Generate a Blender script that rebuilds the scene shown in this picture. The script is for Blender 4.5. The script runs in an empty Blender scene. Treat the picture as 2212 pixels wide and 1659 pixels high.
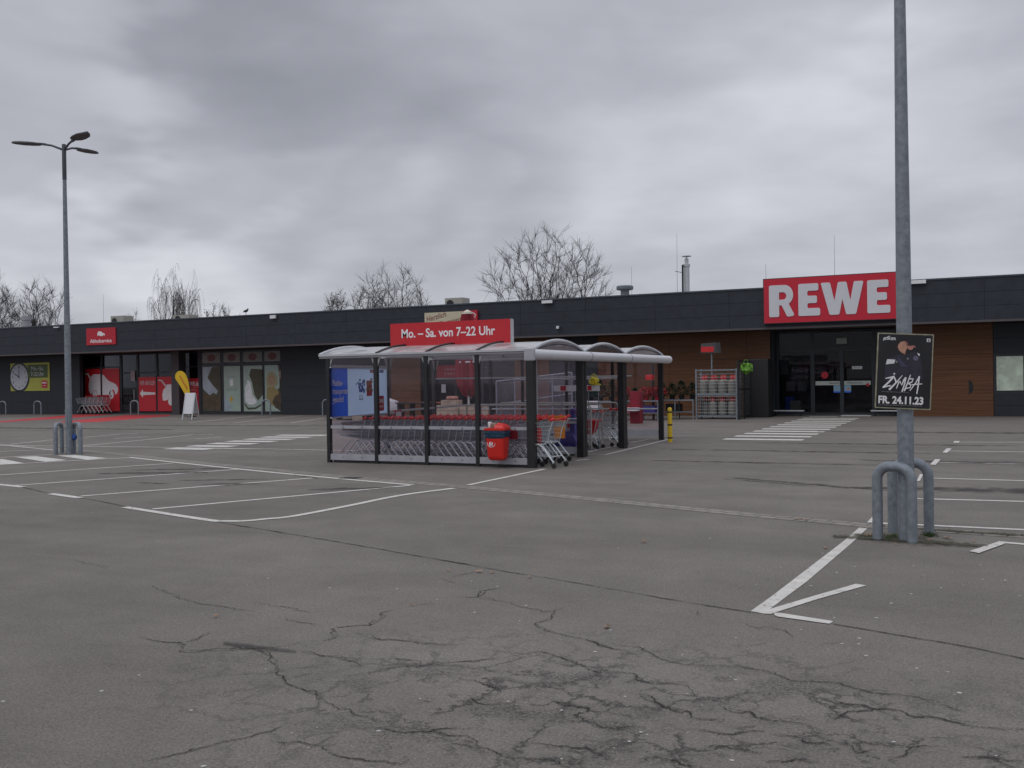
import bpy, math, random
from mathutils import Vector, Matrix
R = math.radians
sc = bpy.context.scene
C = sc.collection

# ------------------------------------------------------------------ camera
# world axes: X runs along the shop front (to the right), Y runs into the shop, Z up
F, HC, CX, CY = 2114.0, 1.75, 7.84, -17.45
ROLL = math.atan((835 - 801) / 2212.0)
PITCH = -math.atan((829.5 - 818) * math.cos(ROLL) / F)
YAW = R(25.3146)
def _w(v):
    c, s = math.cos(YAW), math.sin(YAW)
    return Vector((c * v[0] - s * v[1], s * v[0] + c * v[1], v[2]))
_c, _s, _cp, _sp = math.cos(-ROLL), math.sin(-ROLL), math.cos(PITCH), math.sin(PITCH)
RIGHT = _w((_c, -_s * _sp, _s * _cp)); UPV = _w((-_s, -_c * _sp, _c * _cp)); FWD = _w((0, _cp, _sp))
CAM = Vector((CX, CY, HC))
cd = bpy.data.cameras.new("camera"); cam = bpy.data.objects.new("camera", cd); C.objects.link(cam)
cd.sensor_width = 36; cd.lens = 36 * F / 2212; cd.clip_start = 0.1; cd.clip_end = 2000
m3 = Matrix((RIGHT, UPV, -FWD)).transposed()
cam.matrix_world = Matrix.Translation(CAM) @ m3.to_4x4()
sc.camera = cam
# survey of the photograph: a picture point (on a 2212 x 1659 copy) to a point of the real place
def ray(x, y): return (RIGHT * (x - 1106) + UPV * (829.5 - y) + FWD * F).normalized()
def G(x, y, z=0.0):
    d = ray(x, y); return CAM + d * ((z - HC) / d.z)
def onY(x, y, Y):
    d = ray(x, y); return CAM + d * ((Y - CY) / d.y)
def onX(x, y, X):
    d = ray(x, y); return CAM + d * ((X - CX) / d.x)
def at(x, y, dist):
    d = ray(x, y); return CAM + d * (dist / d.dot(FWD))

# ------------------------------------------------------------------ exposure, sky, sun
sc.view_settings.view_transform = 'Standard'; sc.view_settings.look = 'None'
sc.view_settings.exposure = 0.0; sc.view_settings.gamma = 1.0
SUN_EL, SUN_AZ = R(48), R(200)
wd = bpy.data.worlds.new("World"); sc.world = wd; wd.use_nodes = True
nt = wd.node_tree; nt.nodes.clear(); N = nt.nodes; L = nt.links
def nd(tree, typ, **kw):
    n = tree.nodes.new(typ)
    for k, v in kw.items():
        if k.startswith('i_'):
            key = k[2:]; key = int(key) if key.isdigit() else key
            n.inputs[key].default_value = v
        else: setattr(n, k, v)
    return n
def mth(tree, op, a, b=None, clamp=False):
    n = tree.nodes.new('ShaderNodeMath'); n.operation = op; n.use_clamp = clamp
    for i, v in enumerate((a, b)):
        if v is None: continue
        if isinstance(v, (int, float)): n.inputs[i].default_value = v
        else: tree.links.new(v, n.inputs[i])
    return n.outputs[0]
tc = nd(nt, 'ShaderNodeTexCoord')
sky = nd(nt, 'ShaderNodeTexSky'); sky.sky_type = 'NISHITA'; sky.sun_disc = False
sky.sun_elevation = SUN_EL; sky.sun_rotation = SUN_AZ
sep = nd(nt, 'ShaderNodeSeparateXYZ'); L.new(tc.outputs['Generated'], sep.inputs[0])
zc = mth(nt, 'ADD', mth(nt, 'MAXIMUM', sep.outputs[2], 0.0), 0.13)
cmb = nd(nt, 'ShaderNodeCombineXYZ')
L.new(mth(nt, 'DIVIDE', sep.outputs[0], zc), cmb.inputs[0]); L.new(mth(nt, 'DIVIDE', sep.outputs[1], zc), cmb.inputs[1])
n1 = nd(nt, 'ShaderNodeTexNoise', i_Scale=0.8, i_Detail=4.0, i_Roughness=0.45, i_Distortion=0.0); L.new(cmb.outputs[0], n1.inputs['Vector'])
n2 = nd(nt, 'ShaderNodeTexNoise', i_Scale=2.4, i_Detail=4.0, i_Roughness=0.5, i_Distortion=0.0); L.new(cmb.outputs[0], n2.inputs['Vector'])
val = mth(nt, 'ADD', mth(nt, 'MULTIPLY', mth(nt, 'SUBTRACT', n1.outputs[0], 0.5), 0.46), mth(nt, 'MULTIPLY', mth(nt, 'SUBTRACT', n2.outputs[0], 0.5), 0.40))
mps = nd(nt, 'ShaderNodeMapping'); mps.inputs['Scale'].default_value = (1, 1, 2.0); L.new(tc.outputs['Generated'], mps.inputs[0])
n4 = nd(nt, 'ShaderNodeTexNoise', i_Scale=6.0, i_Detail=6.0, i_Roughness=0.52); L.new(mps.outputs[0], n4.inputs['Vector'])
val = mth(nt, 'ADD', val, mth(nt, 'MULTIPLY', mth(nt, 'SUBTRACT', n4.outputs[0], 0.5), 0.24))
# broad cloud masses of this day: (x, y, angular radius in px, lightness)
wob = nd(nt, 'ShaderNodeVectorMath', operation='SCALE'); wob.inputs['Scale'].default_value = 0.09
n3 = nd(nt, 'ShaderNodeTexNoise', i_Scale=2.6, i_Detail=4.0, i_Roughness=0.5)
mpw = nd(nt, 'ShaderNodeMapping'); mpw.inputs['Scale'].default_value = (1, 1, 2.6); L.new(tc.outputs['Generated'], mpw.inputs[0]); L.new(mpw.outputs[0], n3.inputs['Vector'])
sb = nd(nt, 'ShaderNodeVectorMath', operation='SUBTRACT'); L.new(n3.outputs['Color'], sb.inputs[0]); sb.inputs[1].default_value = (0.5, 0.5, 0.5)
L.new(sb.outputs[0], wob.inputs[0])
dirn = nd(nt, 'ShaderNodeVectorMath', operation='ADD'); L.new(tc.outputs['Generated'], dirn.inputs[0]); L.new(wob.outputs[0], dirn.inputs[1])
for (bx_, by_, rr, amt) in [
        (150, 60, 420, -0.22), (520, 130, 420, -0.26), (830, 250, 330, -0.24), (1060, 330, 200, -0.10), (1700, 60, 300, 0.04), (1250, 60, 300, -0.06), (60, 330, 260, 0.24), (300, 300, 180, 0.12),
        (480, 400, 230, 0.24), (700, 440, 200, 0.12), (1350, 340, 260, 0.12), (1600, 330, 300, 0.20), (1900, 380, 300, 0.18), (2150, 250, 260, 0.10), (2150, 60, 300, -0.06), (1250, 200, 180, 0.06),
        (260, 630, 180, 0.22), (60, 520, 220, -0.10), (330, 510, 200, -0.06), (620, 520, 260, 0.06), (1000, 500, 300, 0.10), (1500, 500, 260, -0.12), (1750, 540, 220, -0.12), (2100, 520, 220, -0.12), (900, 570, 240, -0.10)]:
    amt *= .80 if amt < 0 else 1.0
    d0 = ray(bx_, by_); dt = nd(nt, 'ShaderNodeVectorMath', operation='DOT_PRODUCT'); L.new(dirn.outputs[0], dt.inputs[0]); dt.inputs[1].default_value = d0
    mr = nd(nt, 'ShaderNodeMapRange', interpolation_type='SMOOTHERSTEP'); L.new(dt.outputs['Value'], mr.inputs[0])
    mr.inputs[1].default_value = math.cos(rr / F * 1.5); mr.inputs[2].default_value = 1.0; mr.inputs[3].default_value = 0; mr.inputs[4].default_value = amt
    val = mth(nt, 'ADD', val, mr.outputs[0])
val = mth(nt, 'ADD', mth(nt, 'MULTIPLY', val, 0.54), 0.5)
cr = nd(nt, 'ShaderNodeValToRGB'); L.new(val, cr.inputs[0])
cr.color_ramp.interpolation = 'B_SPLINE'
cr.color_ramp.elements[0].position = 0.02; cr.color_ramp.elements[0].color = (0.205, 0.215, 0.245, 1)
cr.color_ramp.elements[1].position = 0.92; cr.color_ramp.elements[1].color = (0.88, 0.885, 0.95, 1)
e = cr.color_ramp.elements.new(0.5); e.color = (0.450, 0.466, 0.520, 1)
# an overcast sky is brightest overhead, far above what the picture shows
zb = nd(nt, 'ShaderNodeMapRange', interpolation_type='SMOOTHSTEP'); L.new(sep.outputs[2], zb.inputs[0])
zb.inputs[1].default_value = 0.40; zb.inputs[2].default_value = 0.95; zb.inputs[3].default_value = 1.0; zb.inputs[4].default_value = 2.3
mu = nd(nt, 'ShaderNodeVectorMath', operation='SCALE'); L.new(cr.outputs[0], mu.inputs[0]); L.new(zb.outputs[0], mu.inputs['Scale'])
bg1 = nd(nt, 'ShaderNodeBackground', i_Strength=0.07); L.new(sky.outputs[0], bg1.inputs[0])
bg2 = nd(nt, 'ShaderNodeBackground', i_Strength=1.0); L.new(mu.outputs[0], bg2.inputs[0])
mx = nd(nt, 'ShaderNodeMixShader'); mx.inputs[0].default_value = 0.93
L.new(bg1.outputs[0], mx.inputs[1]); L.new(bg2.outputs[0], mx.inputs[2])
wo = nd(nt, 'ShaderNodeOutputWorld'); L.new(mx.outputs[0], wo.inputs[0])
sd = bpy.data.lights.new("sun", 'SUN'); sd.energy = 0.6; sd.angle = R(40); sd.color = (1.0, 0.96, 0.9)
so = bpy.data.objects.new("sun", sd); C.objects.link(so)
sdir = Vector((math.cos(SUN_EL) * math.sin(SUN_AZ), math.cos(SUN_EL) * math.cos(SUN_AZ), math.sin(SUN_EL)))
so.rotation_euler = sdir.to_track_quat('Z', 'Y').to_euler()

# ------------------------------------------------------------------ materials
MATS = {}
def mat(name, col, rough=0.6, metal=0.0, var=0.0, vs=6.0, bump=0.0, bs=40.0, spec=0.5, sv=(1, 1, 1)):
    if name in MATS: return MATS[name]
    m = bpy.data.materials.new(name); m.use_nodes = True; t = m.node_tree
    b = t.nodes['Principled BSDF']; b.inputs['Roughness'].default_value = rough; b.inputs['Metallic'].default_value = metal
    b.inputs['Base Color'].default_value = (*col, 1); b.inputs['Specular IOR Level'].default_value = spec
    tc = t.nodes.new('ShaderNodeTexCoord'); mp = t.nodes.new('ShaderNodeMapping'); mp.inputs['Scale'].default_value = sv
    t.links.new(tc.outputs['Object'], mp.inputs[0])
    n = nd(t, 'ShaderNodeTexNoise', i_Scale=vs, i_Detail=6.0, i_Roughness=0.6); t.links.new(mp.outputs[0], n.inputs['Vector'])
    v = var if var else 0.08
    r = t.nodes.new('ShaderNodeMapRange'); t.links.new(n.outputs[0], r.inputs[0])
    r.inputs[1].default_value = 0.3; r.inputs[2].default_value = 0.7; r.inputs[3].default_value = 1 - v; r.inputs[4].default_value = 1 + v
    mu = t.nodes.new('ShaderNodeVectorMath'); mu.operation = 'SCALE'; mu.inputs[0].default_value = col; t.links.new(r.outputs[0], mu.inputs['Scale'])
    t.links.new(mu.outputs[0], b.inputs['Base Color'])
    r2 = t.nodes.new('ShaderNodeMapRange'); t.links.new(n.outputs[0], r2.inputs[0]); r2.inputs[3].default_value = max(0, rough - 0.12); r2.inputs[4].default_value = min(1, rough + 0.12)
    t.links.new(r2.outputs[0], b.inputs['Roughness'])
    if bump:
        nb = nd(t, 'ShaderNodeTexNoise', i_Scale=bs, i_Detail=4.0); t.links.new(mp.outputs[0], nb.inputs['Vector'])
        bp = nd(t, 'ShaderNodeBump', i_Strength=bump, i_Distance=0.02); t.links.new(nb.outputs[0], bp.inputs['Height']); t.links.new(bp.outputs[0], b.inputs['Normal'])
    MATS[name] = m; return m
def glassmat(name, tint, gloss=0.06, haze=0.05, hcol=(0.8, 0.8, 0.85), rough=0.03):
    m = bpy.data.materials.new(name); m.use_nodes = True; t = m.node_tree; t.nodes.clear()
    tr = nd(t, 'ShaderNodeBsdfTransparent'); tr.inputs[0].default_value = (*tint, 1)
    df = nd(t, 'ShaderNodeBsdfDiffuse'); df.inputs[0].default_value = (*hcol, 1)
    gl = nd(t, 'ShaderNodeBsdfGlossy'); gl.inputs['Roughness'].default_value = rough
    m1 = nd(t, 'ShaderNodeMixShader')
    tcx = nd(t, 'ShaderNodeTexCoord'); nz = nd(t, 'ShaderNodeTexNoise', i_Scale=1.7, i_Detail=5.0); t.links.new(tcx.outputs['Object'], nz.inputs['Vector'])
    mr = nd(t, 'ShaderNodeMapRange'); t.links.new(nz.outputs[0], mr.inputs[0]); mr.inputs[1].default_value = 0.35; mr.inputs[2].default_value = 0.7
    mr.inputs[3].default_value = haze * 0.5; mr.inputs[4].default_value = haze * 1.6; t.links.new(mr.outputs[0], m1.inputs[0])
    t.links.new(tr.outputs[0], m1.inputs[1]); t.links.new(df.outputs[0], m1.inputs[2])
    lw = nd(t, 'ShaderNodeFresnel', i_IOR=1.35); f = mth(t, 'ADD', mth(t, 'MULTIPLY', lw.outputs[0], 0.8), gloss, True)
    m2 = nd(t, 'ShaderNodeMixShader'); t.links.new(f, m2.inputs[0]); t.links.new(m1.outputs[0], m2.inputs[1]); t.links.new(gl.outputs[0], m2.inputs[2])
    o = nd(t, 'ShaderNodeOutputMaterial'); t.links.new(m2.outputs[0], o.inputs[0]); MATS[name] = m; return m
M_BLACK = mat('black_steel', (0.012, 0.013, 0.016), 0.45, var=0.25)
M_GALV = mat('galvanised_steel', (0.20, 0.225, 0.255), 0.55, 0.25, var=0.26, vs=14, bump=0.12, bs=25)
M_ALU = mat('aluminium', (0.50, 0.51, 0.54), 0.42, 0.2, var=0.1, vs=5)
M_CHROME = mat('chromed_wire', (0.56, 0.60, 0.62), 0.3, 0.5, var=0.1)
M_WIRE = mat('zinc_wire', (0.27, 0.30, 0.33), 0.4, 0.45, var=0.15)
M_RED = mat('red_plastic', (0.52, 0.016, 0.020), 0.42, var=0.08)
M_REDSIGN = mat('red_sign_face', (0.42, 0.010, 0.026), 0.5, var=0.04)
M_POSTERRED = mat('red_window_film', (0.52, 0.012, 0.026), 0.45, var=0.06)
M_WHITE = mat('white_lettering', (0.72, 0.72, 0.74), 0.5, var=0.04)
M_PAPER = mat('white_board', (0.62, 0.63, 0.66), 0.55, var=0.05)
M_SLATE = mat('slate_cladding', (0.024, 0.029, 0.041), 0.55, var=0.22, vs=3, bump=0.04, spec=0.35)
M_SLATE2 = mat('dark_wall_cladding', (0.026, 0.029, 0.037), 0.6, var=0.15, vs=2.5, spec=0.3)
M_FRAME = mat('dark_window_frame', (0.016, 0.020, 0.028), 0.45, var=0.15)
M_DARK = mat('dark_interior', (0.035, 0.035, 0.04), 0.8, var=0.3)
M_SOFFIT = mat('soffit_board', (0.10, 0.075, 0.065), 0.7, var=0.12)
M_YELLOW = mat('yellow_paint', (0.62, 0.42, 0.012), 0.45, var=0.08)
M_RUBBER = mat('black_rubber', (0.018, 0.018, 0.019), 0.8)
M_GREEN = mat('lime_plastic', (0.10, 0.27, 0.015), 0.5, var=0.5, vs=9)
M_BLUE = mat('blue_print', (0.022, 0.12, 0.62), 0.5, var=0.05)
M_SKYBLUE = mat('pale_blue_print', (0.62, 0.80, 0.95), 0.5, var=0.04)
M_BROWN = mat('cardboard', (0.22, 0.13, 0.08), 0.8, var=0.2)
M_ORANGE = mat('orange_print', (0.60, 0.20, 0.02), 0.5, var=0.12)
M_BARK = mat('bark', (0.060, 0.052, 0.050), 0.9, var=0.3, vs=3)
M_TWIG = mat('twigs', (0.078, 0.071, 0.072), 0.9, var=0.25, vs=2)
M_FIR = mat('fir_green', (0.02, 0.045, 0.022), 0.8, var=0.5, vs=9)
M_LEAFRED = mat('poinsettia_red', (0.40, 0.02, 0.03), 0.7, var=0.4, vs=20)
M_STONE = mat('sandstone', (0.34, 0.28, 0.22), 0.85, var=0.3, vs=5, bump=0.3, bs=20)
M_GAS = mat('grey_bottle_paint', (0.20, 0.19, 0.165), 0.55, var=0.18, vs=6)
M_CLOTH = mat('red_parasol_cloth', (0.21, 0.010, 0.022), 0.85, var=0.25, vs=5, bump=0.2, bs=6)
M_SKIN = mat('printed_skin_tone', (0.42, 0.22, 0.15), 0.6, var=0.3, vs=30)
M_INK = mat('printed_black', (0.010, 0.010, 0.013), 0.35, var=0.3, vs=6)
M_JACKET = mat('printed_jacket', (0.024, 0.022, 0.036), 0.4, var=0.4, vs=12)
M_PURPLE = mat('indigo_plastic', (0.045, 0.035, 0.22), 0.45, var=0.15)
M_GLASS = glassmat('shelter_pane', (0.978, 0.952, 0.982), 0.0, 0.010, (0.60, 0.54, 0.66))
M_ROOFGL = glassmat('roof_pane', (0.86, 0.85, 0.87), 0.10, 0.97, (0.97, 0.97, 0.98), 0.08)
_t = M_ROOFGL.node_tree; _tl = nd(_t, 'ShaderNodeBsdfTranslucent'); _tl.inputs[0].default_value = (.97, .97, .98, 1); _ad = nd(_t, 'ShaderNodeMixShader'); _ad.inputs[0].default_value = .5
_df = [n for n in _t.nodes if n.type == 'BSDF_DIFFUSE'][0]; _m1 = _df.outputs[0].links[0].to_socket; _t.links.new(_df.outputs[0], _ad.inputs[1]); _t.links.new(_tl.outputs[0], _ad.inputs[2]); _t.links.new(_ad.outputs[0], _m1)
M_SHOP = glassmat('shop_glass', (0.55, 0.57, 0.62), 0.0, 0.02, (0.2, 0.2, 0.25), 0.02)
M_PAINT = mat('road_paint', (0.55, 0.53, 0.49), 0.75, var=0.16, vs=9, bump=0.2)
M_PAINTR = mat('red_ground_paint', (0.45, 0.035, 0.035), 0.75, var=0.2, vs=2)

def wornpaint(name, col, wear):
    m = mat(name, col, 0.75, var=0.14, vs=7, bump=0.15).copy(); m.name = name; MATS[name] = m
    t = m.node_tree; b = t.nodes['Principled BSDF']; tc = nd(t, 'ShaderNodeTexCoord')
    n = nd(t, 'ShaderNodeTexNoise', i_Scale=9.0, i_Detail=8.0, i_Roughness=0.75); t.links.new(tc.outputs['Object'], n.inputs['Vector'])
    r = nd(t, 'ShaderNodeMapRange'); t.links.new(n.outputs[0], r.inputs[0]); r.inputs[1].default_value = wear - 0.03; r.inputs[2].default_value = wear + 0.05
    t.links.new(r.outputs[0], b.inputs['Alpha']); return m
M_PAINT = wornpaint('worn_road_paint', (0.54, 0.52, 0.485), 0.37)
M_PAINTOLD = wornpaint('faded_road_paint', (0.50, 0.48, 0.45), 0.40)
M_PAINTR = wornpaint('worn_red_paint', (0.42, 0.03, 0.035), 0.36)

def woodmat():
    m = mat('wood_cladding', (0.122, 0.054, 0.026), 0.6, var=0.35, vs=2.2, sv=(0.35, 1, 14), spec=0.3); return m
M_WOOD = woodmat()

def asphalt():
    m = bpy.data.materials.new('asphalt'); m.use_nodes = True; t = m.node_tree; b = t.nodes['Principled BSDF']
    tc = nd(t, 'ShaderNodeTexCoord'); P = tc.outputs['Object']
    def noise(s, d=4.0, r=0.6, sv=None):
        n = nd(t, 'ShaderNodeTexNoise', i_Scale=s, i_Detail=d, i_Roughness=r)
        if sv:
            mp = nd(t, 'ShaderNodeMapping'); mp.inputs['Scale'].default_value = sv; t.links.new(P, mp.inputs[0]); t.links.new(mp.outputs[0], n.inputs[0])
        else: t.links.new(P, n.inputs['Vector'])
        return n.outputs[0]
    def mr(o, a, b_, c, d):
        r = nd(t, 'ShaderNodeMapRange'); t.links.new(o, r.inputs[0])
        for i, v in enumerate((a, b_, c, d)): r.inputs[i + 1].default_value = v
        return r.outputs[0]
    big = mr(noise(0.22, 4), 0.35, 0.65, 0.88, 1.10)
    mid = mr(noise(1.7, 5, 0.65), 0.35, 0.65, 0.93, 1.07)
    streak = mr(noise(0.5, 4, 0.6, (0.25, 1.6, 1)), 0.4, 0.7, 1.04, 0.86)
    grain = mth(t, 'MULTIPLY', mr(noise(70, 3, 0.85), 0.3, 0.7, 0.55, 1.45), mr(noise(26, 4, 0.8), 0.3, 0.7, 0.86, 1.14))
    vo = nd(t, 'ShaderNodeTexVoronoi', i_Scale=130.0); t.links.new(P, vo.inputs['Vector'])
    chip = mr(vo.outputs['Color'], 0.0, 1.0, 0.82, 1.20)
    f = mth(t, 'MULTIPLY', mth(t, 'MULTIPLY', mth(t, 'MULTIPLY', big, mid), mth(t, 'MULTIPLY', streak, grain)), chip)
    mu = nd(t, 'ShaderNodeVectorMath', operation='SCALE'); mu.inputs[0].default_value = (0.154, 0.138, 0.124); t.links.new(f, mu.inputs['Scale'])
    # network of fine cracks and crumbled, dirt-filled patches in the broken area of the tarmac
    cc = G(1420, 1560); sub = nd(t, 'ShaderNodeVectorMath', operation='SUBTRACT'); t.links.new(P, sub.inputs[0]); sub.inputs[1].default_value = (cc.x, cc.y, 0)
    rot = nd(t, 'ShaderNodeMapping'); rot.inputs['Rotation'].default_value = (0, 0, -YAW); rot.inputs['Scale'].default_value = (1 / 2.9, 1 / 1.55, 1); t.links.new(sub.outputs[0], rot.inputs[0])
    ln = nd(t, 'ShaderNodeVectorMath', operation='LENGTH'); t.links.new(rot.outputs[0], ln.inputs[0]); region = mr(ln.outputs['Value'], 0.45, 1.25, 1.0, 0.0)
    wn = nd(t, 'ShaderNodeTexNoise', i_Scale=3.0, i_Detail=8.0, i_Roughness=0.75); t.links.new(P, wn.inputs['Vector'])
    ws = nd(t, 'ShaderNodeVectorMath', operation='SCALE'); ws.inputs['Scale'].default_value = 0.55; t.links.new(wn.outputs['Color'], ws.inputs[0])
    wa = nd(t, 'ShaderNodeVectorMath', operation='ADD'); t.links.new(P, wa.inputs[0]); t.links.new(ws.outputs[0], wa.inputs[1])
    dark = None
    for sc_, wd_, lo_ in ((1.3, 0.034, 0.44), (2.9, 0.042, 0.50)):
        ve = nd(t, 'ShaderNodeTexVoronoi', i_Scale=sc_, feature='DISTANCE_TO_EDGE'); t.links.new(wa.outputs[0], ve.inputs['Vector'])
        l_ = mth(t, 'MULTIPLY', mr(ve.outputs['Distance'], 0.0, wd_, 1.0, 0.0), mth(t, 'MULTIPLY', region, mr(noise(1.3 + sc_ * .3, 3), lo_ - .03, lo_ + .05, 0, 1)))
        dark = l_ if dark is None else mth(t, 'MAXIMUM', dark, l_)
    pt = mth(t, 'MULTIPLY', mth(t, 'MULTIPLY', mr(noise(2.0, 5, .65), .50, .62, 0, 1), mr(noise(48, 3, .8), .42, .60, 0, 1)), region)
    dark = mth(t, 'MAXIMUM', dark, mth(t, 'MULTIPLY', pt, .85))
    mxd = nd(t, 'ShaderNodeMix'); mxd.data_type = 'RGBA'; t.links.new(mth(t, 'MULTIPLY', dark, 0.88), mxd.inputs[0]); t.links.new(mu.outputs[0], mxd.inputs[6]); mxd.inputs[7].default_value = (0.016, 0.017, 0.016, 1)
    # pale specks of grit
    v2 = nd(t, 'ShaderNodeTexVoronoi', i_Scale=24.0); t.links.new(P, v2.inputs['Vector'])
    sp = mr(v2.outputs['Distance'], 0.04, 0.10, 1.0, 0.0)
    sel = mth(t, 'GREATER_THAN', nd_sep(t, v2.outputs['Color']), 0.93)
    mix = nd(t, 'ShaderNodeMix'); mix.data_type = 'RGBA'; t.links.new(mth(t, 'MULTIPLY', sp, mth(t, 'MULTIPLY', sel, 0.5)), mix.inputs[0])
    t.links.new(mxd.outputs[2], mix.inputs[6]); mix.inputs[7].default_value = (0.36, 0.34, 0.30, 1)
    t.links.new(mix.outputs[2], b.inputs['Base Color'])
    t.links.new(mr(noise(0.8, 4), 0.3, 0.7, 0.72, 0.95), b.inputs['Roughness']); b.inputs['Specular IOR Level'].default_value = 0.3
    bp = nd(t, 'ShaderNodeBump', i_Strength=0.5, i_Distance=0.006); t.links.new(noise(60, 4, 0.7), bp.inputs['Height']); t.links.new(bp.outputs[0], b.inputs['Normal'])
    return m
def nd_sep(t, o):
    s = nd(t, 'ShaderNodeSeparateColor'); t.links.new(o, s.inputs[0]); return s.outputs[0]
M_ASPH = asphalt()

def fuzzy(name, col, lo, hi, scale, strength=1.0):
    """surface stain: UV y runs -1..1 across, edge broken up by noise"""
    m = bpy.data.materials.new(name); m.use_nodes = True; t = m.node_tree; b = t.nodes['Principled BSDF']
    b.inputs['Base Color'].default_value = (*col, 1); b.inputs['Roughness'].default_value = 0.85; b.inputs['Specular IOR Level'].default_value = 0.2
    uv = nd(t, 'ShaderNodeUVMap'); s = nd(t, 'ShaderNodeSeparateXYZ'); t.links.new(uv.outputs[0], s.inputs[0])
    e = mth(t, 'SUBTRACT', 1.0, mth(t, 'ABSOLUTE', mth(t, 'SUBTRACT', mth(t, 'MULTIPLY', s.outputs[1], 2.0), 1.0)))
    e2 = mth(t, 'POWER', e, 1.6)
    tc = nd(t, 'ShaderNodeTexCoord'); n = nd(t, 'ShaderNodeTexNoise', i_Scale=scale, i_Detail=6.0, i_Roughness=0.75); t.links.new(tc.outputs['Object'], n.inputs['Vector'])
    n2 = nd(t, 'ShaderNodeTexNoise', i_Scale=3.5, i_Detail=3.0); t.links.new(tc.outputs['Object'], n2.inputs['Vector'])
    v = mth(t, 'ADD', mth(t, 'MULTIPLY', e2, 0.62), mth(t, 'MULTIPLY', mth(t, 'SUBTRACT', n.outputs[0], 0.5), 1.25))
    v = mth(t, 'ADD', v, mth(t, 'MULTIPLY', mth(t, 'SUBTRACT', n2.outputs[0], 0.5), 0.7))
    r = nd(t, 'ShaderNodeMapRange', interpolation_type='SMOOTHSTEP'); t.links.new(v, r.inputs[0]); r.inputs[1].default_value = lo; r.inputs[2].default_value = hi; r.inputs[4].default_value = strength
    # nothing at the very edge of the sheet
    ed = nd(t, 'ShaderNodeMapRange'); t.links.new(e, ed.inputs[0]); ed.inputs[2].default_value = 0.25
    t.links.new(mth(t, 'MULTIPLY', r.outputs[0], ed.outputs[0]), b.inputs['Alpha']); MATS[name] = m; return m
M_CRACK = fuzzy('crack_dirt', (0.028, 0.026, 0.026), 0.30, 0.55, 95, 0.95)
M_HALO = fuzzy('crack_stain', (0.050, 0.048, 0.047), 0.36, 0.95, 60, 0.7)
M_WEAR = fuzzy('granular_wear', (0.045, 0.043, 0.042), 0.34, 0.75, 45, 0.7)
M_STAIN = fuzzy('damp_stain', (0.060, 0.055, 0.054), 0.18, 0.75, 2.5, 0.75)
M_MOSS = fuzzy('moss_dirt', (0.055, 0.055, 0.030), 0.12, 0.7, 14, 0.85)

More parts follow.
